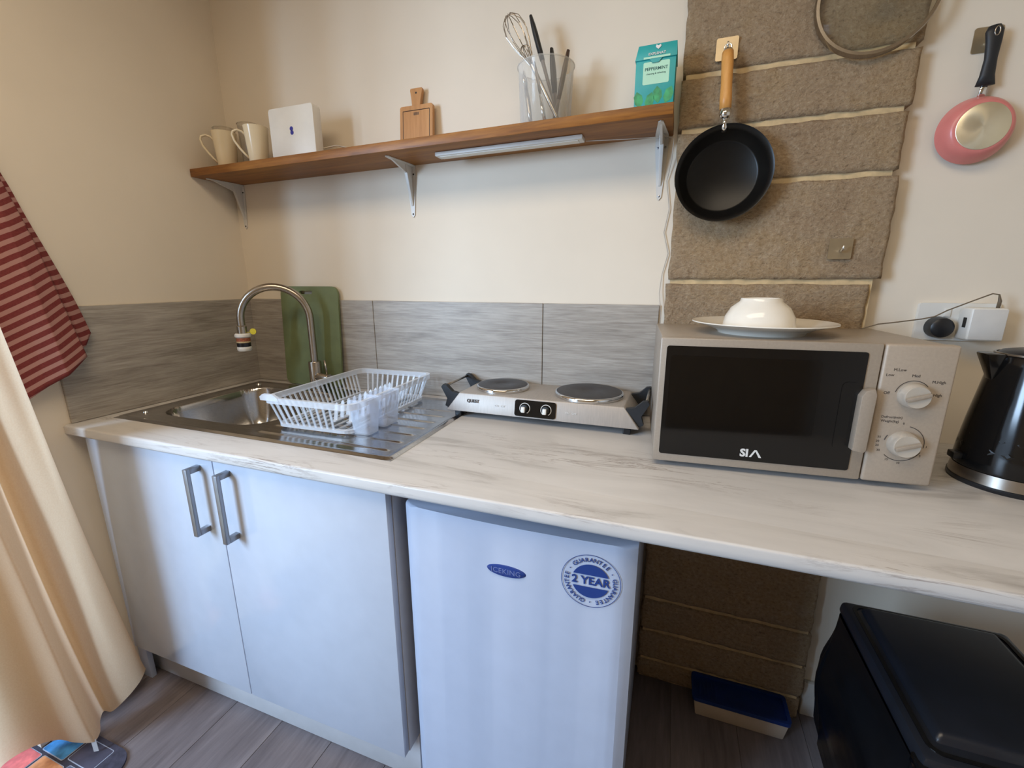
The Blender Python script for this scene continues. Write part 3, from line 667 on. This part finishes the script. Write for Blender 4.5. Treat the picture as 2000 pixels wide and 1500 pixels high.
bb = thing('serving_board', 'small bamboo paddle board leaning on the wall on the shelf', 'board', (0.815, -0.030, shz(0.76)))
bb.rotation_euler = (math.radians(-5), 0, 0)
bm = B(); body = rrect(0.113, 0.136, 0.006, 3, 0, 0.068); prism(bm, body, -0.006, 0.006, FACE)
prism(bm, [(-0.014, 0.1361), (0.014, 0.1361), (0.0155, 0.150), (0.0205, 0.178), (0.019, 0.183), (-0.019, 0.183), (-0.0205, 0.178), (-0.0155, 0.150)], -0.006, 0.006, FACE)
obj('board', bm, bamboo, bb, 35)
part('groove', brown_hd, bb, lambda bm: [tube(bm, [(sx*0.046, 0.008, 0.0058), (sx*0.046, 0.122, 0.0058)], 0.0012, 6, M=FACE) for sx in (-1, 1)] + [tube(bm, [(-0.046, 0.122, 0.0058), (0.046, 0.122, 0.0058)], 0.0012, 6, M=FACE)])
part('brand_mark', brown_hd, bb, lambda bm: [box(bm, -0.008+i*0.0045, -0.005+i*0.0045, 0.108, 0.116, 0.0058, 0.0063, M=FACE) for i in range(4)])
part('hanging_hole', dark_gap, bb, lambda bm: prism(bm, ellipse(0.003, 0.003, 14, 0, 0.170), 0.0055, 0.0063, FACE))

# utensil holder and utensils
UX, UY = 1.239, -0.088
uh = thing('utensil_holder', 'clear plastic utensil holder on the shelf', 'utensil holder', (UX, UY, shz(UX)))
part('cup', clear_cup, uh, lambda bm: lathe(bm, [(0, 0.0), (0.063, 0.0), (0.065, 0.003), (0.071, 0.138), (0.073, 0.144), (0.0715, 0.145), (0.069, 0.138), (0.062, 0.005), (0, 0.004)], 48), 40)
part('rim', clear_cup, uh, lambda bm: tube(bm, [(0.0725*math.cos(t), 0.0725*math.sin(t), 0.144) for t in [2*PI*i/48 for i in range(48)]], 0.0018, 8, closed=True), True)
def frame_to(p0, p1):
    z = (Vector(p1)-Vector(p0)).normalized(); q = z.to_track_quat('Z', 'Y'); return Matrix.Translation(p0) @ q.to_matrix().to_4x4()
ZS = shz(UX)
wk0, wk1 = (UX+0.040, UY-0.005, ZS+0.010), (UX-0.096, UY-0.018, ZS+0.268)
wk = thing('whisk', 'steel balloon whisk leaning left out of the utensil holder', 'whisk', wk0)
Mw = T(*(-Vector(wk0))) @ frame_to(wk0, wk1); WL = (Vector(wk1)-Vector(wk0)).length
part('handle', steel_tube, wk, lambda bm: tube(bm, [(0, 0, 0), (0, 0, 0.02), (0, 0, WL-0.135), (0, 0, WL-0.120)], [0.004, 0.0055, 0.0055, 0.0035], 12, M=Mw), True)
def loops(bm):
    for k in range(5):
        a = PI*k/5; ca, sa = math.cos(a), math.sin(a)
        prof = [(0.005, 0.0), (0.012, 0.022), (0.023, 0.055), (0.029, 0.085), (0.024, 0.112), (0.011, 0.127), (0.0, 0.130)]
        pts = [(r*ca, r*sa, z) for r, z in prof] + [(-r*ca, -r*sa, z) for r, z in prof[-2::-1]]
        tube(bm, [(x, y, WL-0.130+z) for x, y, z in pts], 0.0009, 6, M=Mw)
    for k in range(4):
        a = PI*k/4+0.3; ca, sa = math.cos(a), math.sin(a)
        pts = [(0.015*math.sin(t)*ca, 0.015*math.sin(t)*sa, WL-0.100-0.018*math.cos(t)) for t in [2*PI*i/24 for i in range(24)]]
        tube(bm, pts, 0.0008, 6, closed=True, M=Mw)
part('wire_loops', steel_tube, wk, loops)
def utensil(name, label, cat, p0, p1, parts_):
    t = thing(name, label, cat, p0); M = T(*(-Vector(p0))) @ frame_to(p0, p1); L = (Vector(p1)-Vector(p0)).length
    for nm, mat, f0, f1, rr in parts_:
        k = len(rr); part(nm, mat, t, lambda bm: tube(bm, [(0, 0, L*(f0+(f1-f0)*i/(k-1))) for i in range(k)], rr, 12, M=M, flat=(1, 0, 0)), True)
    return t
utensil('spatula', 'black handled spatula standing tallest in the utensil holder', 'spatula', (UX+0.034, UY+0.020, ZS+0.012), (UX-0.046, UY+0.012, ZS+0.272),
        [('handle', black_soft, 0.60, 1.0, [(0.008, 0.006), (0.0115, 0.007), (0.013, 0.007), (0.0125, 0.007), (0.010, 0.006), (0.006, 0.004)]), ('blade', grey_util, 0.0, 0.60, [(0.020, 0.002), (0.020, 0.0025), (0.009, 0.004), (0.007, 0.005)])])
utensil('ladle', 'short black utensil handle behind the spatula in the holder', 'ladle', (UX+0.022, UY+0.041, ZS+0.012), (UX+0.002, UY+0.044, ZS+0.206),
        [('handle', black_soft, 0.45, 1.0, [(0.008, 0.006), (0.012, 0.007), (0.0135, 0.007), (0.012, 0.006), (0.006, 0.004)]), ('shaft', grey_util, 0.0, 0.45, [(0.012, 0.006), (0.007, 0.005), (0.006, 0.005)])])
utensil('serving_spoon', 'dark brown handled spoon on the right inside the utensil holder', 'spoon', (UX+0.020, UY+0.008, ZS+0.012), (UX+0.056, UY+0.006, ZS+0.178),
        [('handle', brown_hd, 0.35, 1.0, [(0.006, 0.005), (0.009, 0.006), (0.009, 0.006), (0.005, 0.004)]), ('bowl', grey_util, 0.0, 0.35, [(0.008, 0.003), (0.016, 0.004), (0.012, 0.004), (0.006, 0.004)])])
utensil('peeler', 'thin steel utensil at the left inside the utensil holder', 'peeler', (UX-0.030, UY-0.030, ZS+0.008), (UX-0.056, UY-0.012, ZS+0.140),
        [('handle', steel_tube, 0.0, 0.70, [0.004, 0.006, 0.006, 0.005]), ('blade', chrome, 0.70, 1.0, [(0.005, 0.003), (0.008, 0.003), (0.003, 0.002)])])
utensil('table_knife', 'plain steel knife leaning across the middle of the utensil holder', 'knife', (UX+0.010, UY-0.040, ZS+0.008), (UX-0.022, UY-0.030, ZS+0.150),
        [('handle', chrome, 0.0, 0.45, [(0.007, 0.004), (0.006, 0.004), (0.005, 0.003)]), ('blade', steel_tube, 0.45, 1.0, [(0.005, 0.002), (0.009, 0.0015), (0.008, 0.0015), (0.003, 0.001)])])

# tea box
tb = thing('tea_box', 'teal carton of peppermint tea at the right end of the shelf', 'tea box', (1.512, -0.098, shz(1.468)), math.radians(-1))
part('carton', teal, tb, lambda bm: box(bm, -0.044, 0.044, -0.030, 0.030, 0.0, 0.112, bev=0.0006), 35)
part('lid_flap', teal, tb, lambda bm: (hexa(bm, (-0.046, 0.046, -0.033, 0.031), (-0.040, 0.044, -0.026, 0.031), 0.106, 0.138, 0.0006), prism(bm, [(-0.014, 0.106), (-0.007, 0.098), (0.007, 0.098), (0.014, 0.106)], 0.0315, 0.0328, FACE)), 35)
part('label_panel', pale_mint, tb, lambda bm: (prism(bm, rrect(0.058, 0.046, 0.003, 3, 0.002, 0.078), 0.030, 0.0304, FACE), box(bm, -0.027, 0.031, 0.1065, 0.1105, 0.0320, 0.0334, M=FACE)))
part('leaf_print', leaf_green, tb, lambda bm: [prism(bm, [(0, 0), (0.011, 0.010), (0.012, 0.024), (0.004, 0.036), (-0.006, 0.028), (-0.008, 0.012)], 0.030, 0.0303, FACE @ T(x, z, 0) @ R('Z', a)) for x, z, a in ((-0.030, 0.008, 20), (-0.014, 0.004, -10), (0.010, 0.014, 12), (0.026, 0.012, -14))])
part('lettering', ink_deep, tb, lambda bm: (text(bm, 'PEPPERMINT', 0.0092, T(0.002, 0, 0.086) @ FACE @ T(0, 0, 0.0306), bold=0.0001), text(bm, 'cleansing & refreshing', 0.0048, T(0.002, 0, 0.0765) @ FACE @ T(0, 0, 0.0306))))
LF = T(0, -0.0305, 0.1215) @ R('X', -12) @ FACE
part('lettering', ink_white, tb, lambda bm: (text(bm, 'EXPLENAT', 0.0080, LF @ T(0.002, -0.006, 0.0006), bold=0.0001), prism(bm, [(0, 0), (0.006, 0.006), (0.005, 0.011), (0, 0.008), (-0.005, 0.011), (-0.006, 0.006)], 0.0002, 0.0008, LF @ T(0.004, 0.003, 0))))

# under-shelf light and its cable
led = thing('light_bar', 'slim white light bar fixed under the wooden shelf', 'light bar', (1.130, -0.088, 1.6427+TL*1.13))
led.rotation_euler = (0, -math.atan(TL), 0)
part('casing', white_metal, led, lambda bm: box(bm, -0.212, 0.212, -0.019, 0.019, -0.012, -0.0012, bev=0.002), 35)
part('diffuser', white_plastic, led, lambda bm: box(bm, -0.200, 0.200, -0.013, 0.013, -0.0138, -0.0118, bev=0.0008), 35)
bm = B(); tube(bm, [(1.345, -0.075, 1.647), (1.44, -0.05, 1.6485), (1.545, -0.03, 1.650), (1.5615, -0.0275, 1.645), (1.560, -0.012, 1.60), (1.551, -0.006, 1.55), (1.562, -0.006, 1.48), (1.553, -0.006, 1.42), (1.568, -0.006, 1.365), (1.556, -0.006, 1.31), (1.553, -0.012, 1.26), (1.561, -0.016, 1.20), (1.5625, -0.018, 1.12), (1.562, -0.02, 1.00), (1.562, -0.02, 0.903)], 0.0011, 8)
tag(obj('light_cable', bm, cable_white, None, True), 'thin pale cable running down beside the block pillar', 'cable')

# ================================================================== THINGS ON HOOKS
def hook_plate(loc, label, size=0.047, peg=True):
    h = thing('adhesive_hook', label, 'hook', loc, 0, 'square steel adhesive hooks')
    part('plate', hook_steel, h, lambda bm: prism(bm, rrect(size, size, 0.004, 3), 0.0, 0.0018, FACE), 35)
    part('peg', chrome, h, lambda bm: tube(bm, [(0, 0, -0.004), (0, -0.012, -0.006), (0, -0.020, -0.003), (0, -0.023, 0.006)], [0.0025, 0.0025, 0.0025, 0.0022], 10), True)
    return h
YP = -0.0475
hook_plate((1.664, YP, 1.818), 'square steel hook above the wooden-handled pan')
hook_plate((1.951, YP, 1.365), 'empty square steel hook on the blocks above the microwave')
hook_plate((2.162, -0.0005, 1.778), 'square steel hook holding the pink pan')
hook_plate((1.940, YP, 2.030), 'steel hook holding the glass lid near the ceiling')

pan = thing('frying_pan', 'black frying pan with wooden handle hanging on the blocks', 'pan', (1.679, YP-0.003, 1.540))
PM = FACE                               # local z towards the camera
def pan_prof():
    return [(0, 0.0), (0.078, 0.0), (0.084, 0.003), (0.098, 0.030), (0.1045, 0.040), (0.1075, 0.042), (0.107, 0.044), (0.1035, 0.0425), (0.096, 0.034), (0.081, 0.007), (0.0765, 0.004), (0, 0.003)]
part('pan_body', nonstick, pan, lambda bm: lathe(bm, pan_prof(), 72, PM), 50)
HM = T(-0.0035, 0, 0) @ R('Y', -2.2)
hd = part('handle', beech, pan, lambda bm: tube(bm, [(0, -0.040, 0.136), (0, -0.038, 0.160), (0, -0.034, 0.190), (0, -0.029, 0.220), (0, -0.024, 0.245), (0, -0.021, 0.262)], [0.0125, 0.0130, 0.0120, 0.0125, 0.0130, 0.0120], 16, M=HM), True)
part('ferrule', chrome, hd, lambda bm: tube(bm, [(0, -0.041, 0.118), (0, -0.0405, 0.124), (0, -0.040, 0.137)], [0.008, 0.0125, 0.0128], 16, M=HM), True)
part('end_cap', chrome, hd, lambda bm: (tube(bm, [(0, -0.0205, 0.261), (0, -0.020, 0.268)], [0.0123, 0.009], 16, M=HM), tube(bm, [(0.0075*math.cos(t), -0.0195, 0.2725+0.0075*math.sin(t)) for t in [2*PI*i/20 for i in range(20)]], 0.0016, 8, closed=True, M=HM)), True)
part('neck', chrome, pan, lambda bm: tube(bm, [(0, -0.034, 0.094), (0, -0.040, 0.102), (0, -0.0415, 0.108), (0, -0.041, 0.120)], [0.008, 0.007, 0.0045, 0.0055], 12, M=HM), True)

lid = thing('pan_lid', 'round glass pan lid with steel rim hanging at the top of the blocks', 'lid', (1.943, YP-0.008, 1.868))
lid.rotation_euler = (math.radians(-3), 0, math.radians(0))
part('glass', lid_glass, lid, lambda bm: lathe(bm, [(0.108, 0.0), (0.098, 0.008), (0.070, 0.019), (0.035, 0.025), (0, 0.027), (0, 0.024), (0.035, 0.022), (0.070, 0.016), (0.097, 0.005), (0.106, -0.002)], 64, FACE), True)
part('steel_rim', steel_tube, lid, lambda bm: lathe(bm, [(0.104, 0.004), (0.110, 0.004), (0.1115, 0.0), (0.1115, -0.010), (0.108, -0.011), (0.107, -0.002), (0.104, 0.001), (0.104, 0.004)], 64, FACE), 40)
part('knob', black_plastic, lid, lambda bm: lathe(bm, [(0.010, 0.026), (0.009, 0.036), (0.018, 0.044), (0.019, 0.050), (0.012, 0.054), (0, 0.054)], 28, FACE), 40)
part('hanging_loop', chrome, lid, lambda bm: tube(bm, [(-0.012, 0.002, 0.108), (-0.012, -0.004, 0.150), (0, -0.006, 0.162), (0.012, -0.004, 0.150), (0.012, 0.002, 0.108)], 0.002, 8), True)

pp = thing('egg_pan', 'small pink pan with black handle hanging base outward on the wall', 'pan', (2.166, -0.012, 1.603))
pp.rotation_euler = (0, math.radians(-1.5), 0)
part('pan_body', pink, pp, lambda bm: lathe(bm, [(0, 0.034), (0.046, 0.034), (0.052, 0.031), (0.060, 0.018), (0.0655, 0.002), (0.0645, 0.0), (0.063, 0.001), (0.058, 0.016), (0.050, 0.028), (0, 0.030)], 64, FACE), 40)
part('base_disc', spun, pp, lambda bm: lathe(bm, [(0, 0.0356), (0.0435, 0.0356), (0.0445, 0.0348), (0.0445, 0.033), (0, 0.033)], 56, FACE), 40)
part('neck', chrome, pp, lambda bm: tube(bm, [(0, -0.006, 0.060), (-0.001, -0.010, 0.072), (0, -0.013, 0.090)], [(0.0075, 0.003), (0.006, 0.003), (0.0065, 0.003)], 12, flat=(1, 0, 0)), True)
ph = part('handle', black_soft, pp, lambda bm: tube(bm, [(0, -0.013, 0.082), (0, -0.014, 0.100), (0, -0.016, 0.130), (-0.001, -0.018, 0.160), (-0.003, -0.019, 0.178), (-0.004, -0.018, 0.188)], [(0.0165, 0.006), (0.0125, 0.007), (0.0105, 0.007), (0.013, 0.007), (0.015, 0.006), (0.010, 0.005)], 16, flat=(1, 0, 0)), True)
part('hanging_loop', steel_tube, ph, lambda bm: tube(bm, [(-0.001+0.004*math.cos(t), -0.0245, 0.176+0.008*math.sin(t)) for t in [2*PI*i/20 for i in range(20)]], 0.0013, 8, closed=True), True)

# ================================================================== SOCKET, PLUG, ADAPTER
sk = thing('double_socket', 'white double wall socket behind the microwave', 'socket', (2.212, -0.0005, 1.198))
part('face_plate', white_plastic, sk, lambda bm: prism(bm, rrect(0.146, 0.086, 0.005, 4), 0.0, 0.010, FACE), 35)
for x in (-0.020, 0.020): part('switch', white_plastic, sk, lambda bm: box(bm, x-0.006, x+0.006, 0.012, 0.030, 0.0098, 0.0135, bev=0.001, M=FACE), 35)
bm = B(); lathe(bm, [(0, 0.030), (0.016, 0.030), (0.022, 0.026), (0.024, 0.016), (0.0245, 0.0), (0, 0.0)], 32, FACE)
o = tag(obj('power_plug', bm, black_plastic, None, 40), 'round black plug in the wall socket', 'plug'); o.location = (2.178, -0.0108, 1.186)
ad = thing('usb_adapter', 'white box-shaped charger plugged into the wall socket', 'charger', (2.243, -0.0108, 1.197))
part('casing', white_plastic, ad, lambda bm: box(bm, -0.030, 0.034, -0.048, 0.0, -0.036, 0.036, bev=0.005, seg=3), 35)
part('port', dark_gap, ad, lambda bm: box(bm, -0.0306, -0.0295, -0.036, -0.024, -0.008, 0.014), None)
part('face_panel', white_metal, ad, lambda bm: box(bm, -0.027, 0.031, -0.0492, -0.0478, -0.033, 0.033, bev=0.0005), 35)
bm = B(); tube(bm, [(2.262, -0.045, 1.2325), (2.262, -0.046, 1.248), (2.258, -0.047, 1.262), (2.246, -0.048, 1.264), (2.215, -0.048, 1.248), (2.175, -0.046, 1.226), (2.155, -0.046, 1.212), (2.13, -0.05, 1.206), (2.08, -0.052, 1.197), (2.05, -0.054, 1.1925), (2.02, -0.050, 1.180), (2.0, -0.045, 1.10)], [0.0035, 0.0035, 0.0016] + [0.0014]*9, 8)
tag(obj('charging_cable', bm, cable_dark, None, True), 'thin brown cable looping from the white charger', 'cable')

# ================================================================== FRIDGE
fr = thing('fridge', 'white undercounter fridge with round blue guarantee sticker', 'fridge', (1.330, -0.30, 0))
FX0, FX1 = 1.087-1.330, 1.566-1.330
part('housing', white_lac, fr, lambda bm: box(bm, FX0+0.002, FX1-0.002, -0.255, 0.25, 0.012, 0.838, bev=0.003), 35)
for x in (FX0+0.04, FX1-0.04): part('foot', black_plastic, fr, lambda bm: lathe(bm, [(0.014, 0), (0.014, 0.0125), (0, 0.0125)], 14, T(x, -0.22, 0)))
def fdoor(bm):                          # bowed front with softly rounded vertical edges
    w = FX1-FX0; pr = []
    for i in range(25):
        t = -1+2*i/24; pr.append((FX0+w*(i/24), -0.311-0.009*(1-t*t) + (0.012*max(0, (abs(t)-0.93)/0.07)**2)))
    poly = pr + [(FX1, -0.258), (FX0, -0.258)]
    v = prism(bm, poly, 0.030, 0.838)
    es = [e for e in bm.edges if abs(e.verts[0].co.z-e.verts[1].co.z) < 1e-6 and e.verts[0].co.z > 0.8 and all(a.co.y < -0.26 for a in e.verts)]
    bmesh.ops.bevel(bm, geom=es, offset=0.007, segments=3, affect='EDGES', profile=0.5)
fd = part('door', white_lac, fr, fdoor, 30)
part('door_seal', grey_carc, fr, lambda bm: box(bm, FX0+0.006, FX1-0.006, -0.2578, -0.2552, 0.035, 0.833))
BX, BZ = 1.323-1.330, 0.741
def door_y(x): t = (x-FX0)/(FX1-FX0)*2-1; return -0.311-0.009*(1-t*t)
part('badge', badge_blue, fd, lambda bm: lathe(bm, [(0, 0.0035), (0.6, 0.0033), (0.93, 0.0024), (1.0, 0.0)], 48, T(BX, door_y(BX)+0.0003, BZ) @ FACE @ Matrix.Diagonal((0.041, 0.0125, 1, 1))), 40)
part('badge_lettering', badge_text, fd, lambda bm: text(bm, 'ICEKING', 0.0155, T(BX, door_y(BX)-0.0034, BZ) @ FACE, 0.0002, spacing=1.05))
STX, STZ = 1.487-1.330, 0.758
def sticker(bm):
    a = math.degrees(math.atan2(door_y(STX+0.03)-door_y(STX-0.03), 0.06))
    M = T(STX, door_y(STX)-0.0016, STZ) @ R('Z', a) @ FACE
    ring = lambda r0, r1: prism(bm, ellipse(r1, r1, 72), -0.0001, 0.0002, M, hole=ellipse(r0, r0, 72)[::-1])
    ring(0.0535, 0.0545)
    def seg(s):
        h = 0.0125; r = 0.0345; a0 = math.asin(h/r)
        prism(bm, [(r*math.cos(a0+(PI-2*a0)*i/30), s*(r*math.sin(a0+(PI-2*a0)*i/30))) for i in range(31)][::s], -0.0001, 0.0002, M)
    seg(1); seg(-1)
    text(bm, '2 YEAR', 0.0222, M, 0.0002, bold=0.0006)
    word = 'GUARANTEE'
    for k in range(3):
        c = 90 - 120*k
        for i, ch in enumerate(word):
            a = c + (4-i)*10.6
            text(bm, ch, 0.0118, M @ R('Z', a-90) @ T(0, 0.0437, 0), 0.0002, bold=0.0001)
        prism(bm, ellipse(0.0012, 0.0012, 10), -0.0001, 0.0002, M @ R('Z', c-60-90) @ T(0, 0.0437, 0))
part('guarantee_sticker', ink_blue, fd, sticker)

# ================================================================== UNDER THE WORKTOP, RIGHT
tub = thing('storage_tub', 'cream plastic tub with dark blue lid on the floor under the worktop', 'tub', (1.868, -0.085, 0.0))
part('tub_body', cream_tub, tub, lambda bm: hexa(bm, (-0.118, 0.118, -0.038, 0.038), (-0.126, 0.126, -0.044, 0.044), 0.0, 0.060, 0.004), 35)
td = part('lid', blue_lid, tub, lambda bm: (prism(bm, rrect(0.262, 0.098, 0.012, 5), 0.060, 0.072, None, hole=rrect(0.244, 0.080, 0.008, 5)[::-1])), 35)
part('lid_panel', blue_lid, td, lambda bm: box(bm, -0.123, 0.123, -0.041, 0.041, 0.060, 0.0645))
for i in range(5): part('lid_rib', blue_lid, td, lambda bm: box(bm, -0.110+i*0.011, -0.106+i*0.011, -0.034, 0.034, 0.0642, 0.0665, bev=0.0006, seg=1), 35)

bn = thing('waste_bin', 'black lidded waste bin with bin bag under the worktop', 'bin', (2.150, -0.435, 0.0))
part('bin_body', bin_black, bn, lambda bm: hexa(bm, (-0.115, 0.115, -0.150, 0.150), (-0.136, 0.136, -0.172, 0.172), 0.0, 0.545, 0.010), 35)
bl = part('lid', bin_black, bn, lambda bm: hexa(bm, (-0.148, 0.148, -0.186, 0.186), (-0.144, 0.144, -0.182, 0.182), 0.550, 0.580, 0.010), 35)
part('lid_panel', bin_black, bl, lambda bm: hexa(bm, (-0.118, 0.118, -0.150, 0.160), (-0.108, 0.108, -0.138, 0.152), 0.578, 0.594, 0.006), 35)
part('lid_groove', black_gloss, bl, lambda bm: (prism(bm, rrect(0.264, 0.340, 0.02, 5), 0.5795, 0.5815, None, hole=rrect(0.250, 0.326, 0.016, 5)[::-1])))
part('latch', black_gloss, bl, lambda bm: box(bm, -0.150, -0.118, -0.192, -0.160, 0.546, 0.566, bev=0.003), 35)
def bag(bm):                            # bag skirt turned over the rim, hanging in creases
    n = 120; base = rrect(0.290, 0.364, 0.030, 29); n = len(base); rows = []
    for k in range(13):
        f = k/12; z = 0.552 - f*0.32; row = []
        for i, (x, y) in enumerate(base):
            u = Vector((x, y)).normalized(); a = i/n*2*PI
            w = 0.004 + 0.020*math.sin(f*PI*0.9) + f*0.010*math.sin(a*13+f*3) + 0.008*noise.noise(Vector((x*22, y*22, z*9)))
            row.append(bm.verts.new((x+u.x*w, y+u.y*w, z + f*0.05*math.sin(a*5+1.2))))
        rows.append(row)
    for A, Bq in zip(rows, rows[1:]):
        for i in range(n): bm.faces.new((A[i], A[(i+1) % n], Bq[(i+1) % n], Bq[i]))
part('bin_bag', bag_black, bn, bag, True)

# ================================================================== CURTAIN, TOWEL, RUG
HEM = [(0.045, -0.612), (0.078, -0.650), (0.108, -0.700), (0.118, -0.742), (0.088, -0.752), (0.110, -0.772), (0.158, -0.795), (0.172, -0.818), (0.120, -0.836), (0.066, -0.848), (0.030, -0.885), (0.018, -0.935), (0.045, -0.965), (0.060, -0.990), (0.040, -1.010)]
def cr(P, t):
    n = len(P)-1; i = min(int(t*n), n-1); f = t*n-i; a, b, c, d = P[max(i-1, 0)], P[i], P[i+1], P[min(i+2, n)]
    return [0.5*((2*b[k]) + (c[k]-a[k])*f + (2*a[k]-5*b[k]+4*c[k]-d[k])*f*f + (3*b[k]-a[k]-3*c[k]+d[k])*f**3) for k in (0, 1)]
def curtain(bm):
    nu, nv = 190, 60; rows = []
    for k in range(nv+1):
        z = 0.050 + (2.08-0.050)*k/nv; t = (z-0.05)/2.03
        row = []
        for i in range(nu+1):
            u = i/nu; hx, hy = cr(HEM, u)
            tx = 0.105 + (hx-0.08)*0.45 + 0.014*math.sin(u*41); ty = -0.830 + (hy+0.615)*0.62
            w = t**0.85
            row.append(bm.verts.new((hx+(tx-hx)*w + 0.004*math.sin(z*7+u*23)*(1-t), hy+(ty-hy)*w, z)))
        rows.append(row)
    for A, Bq in zip(rows, rows[1:]):
        for i in range(nu): bm.faces.new((A[i], A[i+1], Bq[i+1], Bq[i]))
ct = thing('curtain', 'cream curtain hanging in folds beside the kitchen cabinet', 'curtain', (0.075, -0.80, 0.0))
def shifted(fn, v):
    def g_(bm): fn(bm); bmesh.ops.translate(bm, verts=bm.verts, vec=v)
    return g_
part('cloth', curtain_m, ct, shifted(curtain, (-0.075, 0.80, 0.0)), True)
part('hem_tab', clear_tab, ct, lambda bm: prism(bm, [(-0.006, 0.0), (0.006, 0.0), (0.006, -0.042), (-0.006, -0.042)], -0.0006, 0.0006, T(0.092, -0.016, 0.056) @ R('Z', 30) @ FACE))
part('curtain_rod', white_metal, ct, lambda bm: tube(bm, [(0, 0.08, 2.085), (0, -0.60, 2.085)], 0.010, 12), True)

def towel_mesh():
    bm = B(); uvl = bm.loops.layers.uv.new('UVMap')
    keys = [(0.0, -0.548, 1.150, 0.022, -0.668, 1.60), (0.15, -0.570, 1.116, 0.034, -0.672, 1.61), (0.27, -0.600, 1.092, 0.026, -0.684, 1.62), (0.33, -0.614, 1.086, 0.012, -0.690, 1.62), (0.385, -0.588, 1.090, 0.060, -0.680, 1.62),
            (0.60, -0.640, 1.046, 0.070, -0.700, 1.63), (0.75, -0.676, 1.022, 0.050, -0.714, 1.63), (1.0, -0.760, 0.960, 0.016, -0.740, 1.62)]
    nu, nv = 80, 60; g = []
    for i in range(nu+1):
        u = i/nu
        for a, b in zip(keys, keys[1:]):
            if a[0] <= u <= b[0]+1e-9: t = (u-a[0])/(b[0]-a[0]); t = t*t*(3-2*t)*0.6+t*0.4; k = [p+(q-p)*t for p, q in zip(a, b)]; break
        col = []
        for j in range(nv+1):
            v = j/nv; bulge = math.sin(v*PI)*0.012
            y = k[4]+(k[1]-k[4])*v + bulge*0.6; z = k[5]+(k[2]-k[5])*v
            x = 0.022 + (k[3]-0.006)*(0.35+0.65*v) - 0.016 + 0.003*math.sin(v*9+u*11)
            col.append((bm.verts.new((max(x, 0.0075), y, z)), u, (1.62-z) + (y+0.70)*(0.28 if u < 0.335 else 0.62)))
        g.append(col)
    for i in range(nu):
        for j in range(nv):
            q = (g[i][j], g[i+1][j], g[i+1][j+1], g[i][j+1]); f = bm.faces.new([a[0] for a in q])
            for lp, a in zip(f.loops, q): lp[uvl].uv = (a[1], a[2])
    return bm
bm = towel_mesh()
tw = thing('tea_towel', 'red and pink striped tea towel hanging on the left wall', 'towel', (0.001, -0.70, 1.0))
bmesh.ops.translate(bm, verts=bm.verts, vec=(-0.001, 0.70, -1.0)); o = obj('cloth', bm, towel_m, tw, True)
md = o.modifiers.new('thickness', 'SOLIDIFY'); md.thickness = 0.003; md.offset = 1
part('hanging_peg', chrome, tw, lambda bm: tube(bm, [(0.0, 0.0, 0.62), (0.03, 0.0, 0.615), (0.036, 0.0, 0.63)], 0.004, 10), True)

rug = thing('door_mat', 'charcoal door mat printed with coloured rectangles on the floor', 'mat', (0.075, -1.15, 0.0))
part('mat_base', rug_dark, rug, lambda bm: prism(bm, rrect(0.41, 0.735, 0.06, 8), 0.0, 0.006), 35)
def patch(name, mat, x0, x1, y0, y1):
    part(name, mat, rug, lambda bm: prism(bm, rrect(x1-x0, y1-y0, 0.004, 2, (x0+x1)/2-0.075, (y0+y1)/2+1.15), 0.0058, 0.0072))
def edging(x0, x1, y0, y1):
    part('outline', rug_line, rug, lambda bm: prism(bm, rrect(x1-x0+0.004, y1-y0+0.004, 0.005, 2, (x0+x1)/2-0.075, (y0+y1)/2+1.15), 0.0056, 0.0066))
slate = plain('rug_slate_print', (84, 92, 116), 0.85, var=0.2)
dusk = plain('rug_dusk_print', (70, 68, 84), 0.85, var=0.15)
for nm, mt, x0, x1, y0, y1 in (('blue_panel', rug_blue, 0.008, 0.098, -0.860, -0.800), ('dusk_panel', dusk, 0.108, 0.205, -0.852, -0.797), ('pink_panel', rug_pink, -0.100, 0.026, -0.990, -0.871),
        ('orange_panel', rug_orange, 0.036, 0.126, -0.990, -0.870), ('slate_panel', slate, 0.136, 0.262, -0.990, -0.862)):
    edging(x0, x1, y0, y1); patch(nm, mt, x0, x1, y0, y1)

# ================================================================== out of frame: frame added for the assumed rooflight
bm = B(); prism(bm, rrect(1.62, 0.82, 0.01, 2, 1.20, -1.30), ZC-0.012, ZC-0.0005, hole=rrect(1.52, 0.72, 0.008, 2, 1.20, -1.30)[::-1])
struct(obj('assumed_rooflight_frame', bm, white_metal))
